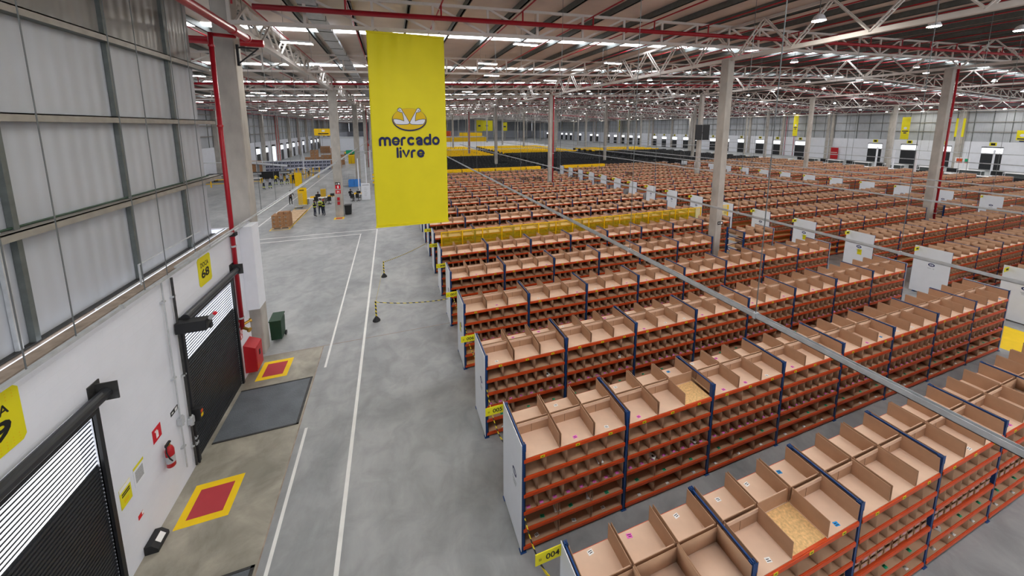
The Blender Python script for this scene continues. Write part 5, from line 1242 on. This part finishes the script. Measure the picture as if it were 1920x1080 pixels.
for q in range(9):
    t = thing('pallet_truck', 'orange pallet truck parked far back, %s from the left' % ORD[q], 'pallet truck', (-17 + q * 1.7, 185, 0)); MB().box(-.4, .4, -.5, .5, .1, 1.2, 'orangetruck').obj('body', t); MB().box(-.35, -.15, .5, 2.2, .1, .2, 'orangetruck').box(.15, .35, .5, 2.2, .1, .2, 'orangetruck').obj('fork', t); MB().box(-.4, -.3, -.1, .1, 1.2, 3.4, 'black').box(.3, .4, -.1, .1, 1.2, 3.4, 'black').obj('mast', t)
# packing benches before the right wall
def pack(x, y, lab, grp):
    t = thing('packing_bench', lab, 'packing bench', (x, y, 0), 0, grp)
    MB().box(-.7, .7, -1.4, 1.4, .86, .9, 'table').obj('tabletop', t); MB().box(-.7, .7, -1.4, 1.4, 1.75, 1.8, 'table').obj('top_shelf', t); MB().box(.3, .34, -1.4, 1.4, .95, 1.7, 'galvd').obj('back_panel', t)
    for sx in (-.65, .65):
        for sy in (-1.35, 1.35): MB().box(sx - .03, sx + .03, sy - .03, sy + .03, 0, 1.75, 'galv').obj('leg', t)
    return t
q = 0
for y in range(16, 60, 5):
    for x in (86, 96):
        pack(x, y, 'white packing bench before the right wall, %s' % ordw(q), 'white packing benches before the right wall')
        t = thing('monitor', 'black screen beside the white packing bench, %s' % ordw(q), 'monitor', (x, y + 2.1, 0), 0, 'screens beside the packing benches'); MB().box(-.05, .05, -.7, .7, 1.2, 1.9, 'black').obj('panel', t); MB().box(-.04, .04, -.04, .04, 0, 1.2, 'galv').obj('stand', t); q += 1
for q in range(7):
    y = 62 + q * 6
    b_ = bench(96, y, 6, 'yellow framed packing bench far right, %s from the camera' % ORD[q], d=1.2, z=1.1)
for q, x in enumerate((74, 82, 90, 98, 106)):
    tag(MB().box(-.1, .1, -.1, .1, 0, 5.3, 'white').box(-.18, .18, -.18, .18, 0, .03, 'galv').obj('support_post', None, (x + 2, 30 + (q % 3) * 6, 0)), 'slim white post before the right wall, %s from the left' % ORD[q], 'post')
t = thing('poster', 'framed orange and green poster board before the right wall', 'poster', (112, 37.5, 0)); MB().box(-.05, .05, -1, 1, .4, 3.0, 'table').box(-.04, .04, -.9, -.8, 0, .4, 'galv').box(-.04, .04, .8, .9, 0, .4, 'galv').obj('panel', t); MB().box(-.06, -.05, -.8, .8, 1.9, 2.8, 'orange').box(-.07, -.06, -.8, 0, 2.2, 2.8, 'green').obj('picture', t)
# far back: white sorting lines, yellow mezzanine fronts
for q, y in enumerate((127.5, 132.5, 138.5, 143.5, 148.5, 153.5, 157, 163, 168)):
    t = thing('sorting_line', 'long white sorting line far behind the crate racks, %s' % ORD[q], 'sorting line', (0, y, 0)); MB().box(4, 60, -.6, .6, .9, 2.2, 'table').obj('belt', t)
    for x in range(6, 60, 6): MB().box(x - .1, x + .1, -.5, .5, 0, .9, 'galv').obj('leg', t)
t = thing('mezzanine', 'yellow fronted mezzanine block far at the back of the hall', 'mezzanine', (0, 172, 0)); MB().box(3, 46, 0, .3, 0, 4.2, 'ybox').obj('front_panel', t); MB().box(3, 46, .3, 10, 4.2, 4.5, 'galv').obj('deck', t); MB().box(3, 30, 9.7, 10, 4.5, 7.2, 'orange').box(34, 46, 8, 8.3, 4.5, 6.4, 'ybox').obj('upper_panel', t)
for x in range(4, 47, 4): MB().box(x - .1, x + .1, .35, .6, 0, 4.2, 'steelw').obj('post', t)
t = thing('banner', 'black hanging banner far back beside the big yellow one', 'banner', (7.2, 100, 0)); MB().box(-2.2, 2.2, -.02, .02, 8.2, 10.6, 'black').obj('cloth', t); MB().box(-2, -1.97, -.02, .02, 10.6, zb(7) + 1.3, 'wire').box(1.97, 2, -.02, .02, 10.6, zb(7) + 1.3, 'wire').obj('hanging_wire', t); MB().box(-1.5, 1.5, -.03, -.02, 9.2, 9.6, 'inkwhite').obj('lettering', t)
for q, (x, z0, z1, wd, y) in enumerate(((47, 6.8, 13, 3.5, 190), (54, 7, 13, 7, 200), (65, 7, 12, 3, 200))):
    t = thing('banner', 'yellow banner hanging far back over the mezzanine, %s' % ['left', 'middle and widest', 'right'][q], 'banner', (x, y, 0)); MB().box(-wd / 2, wd / 2, -.02, .02, z0, z1, 'yellow').obj('cloth', t); MB().box(-.5, -.47, -.02, .02, z1, zb(x) + 1.3, 'wire').box(.47, .5, -.02, .02, z1, zb(x) + 1.3, 'wire').obj('hanging_wire', t)
    MB().box(-.7, .7, -.03, -.02, (z0 + z1) / 2 - .4, (z0 + z1) / 2 + .4, 'navy').obj('printed_logo', t)
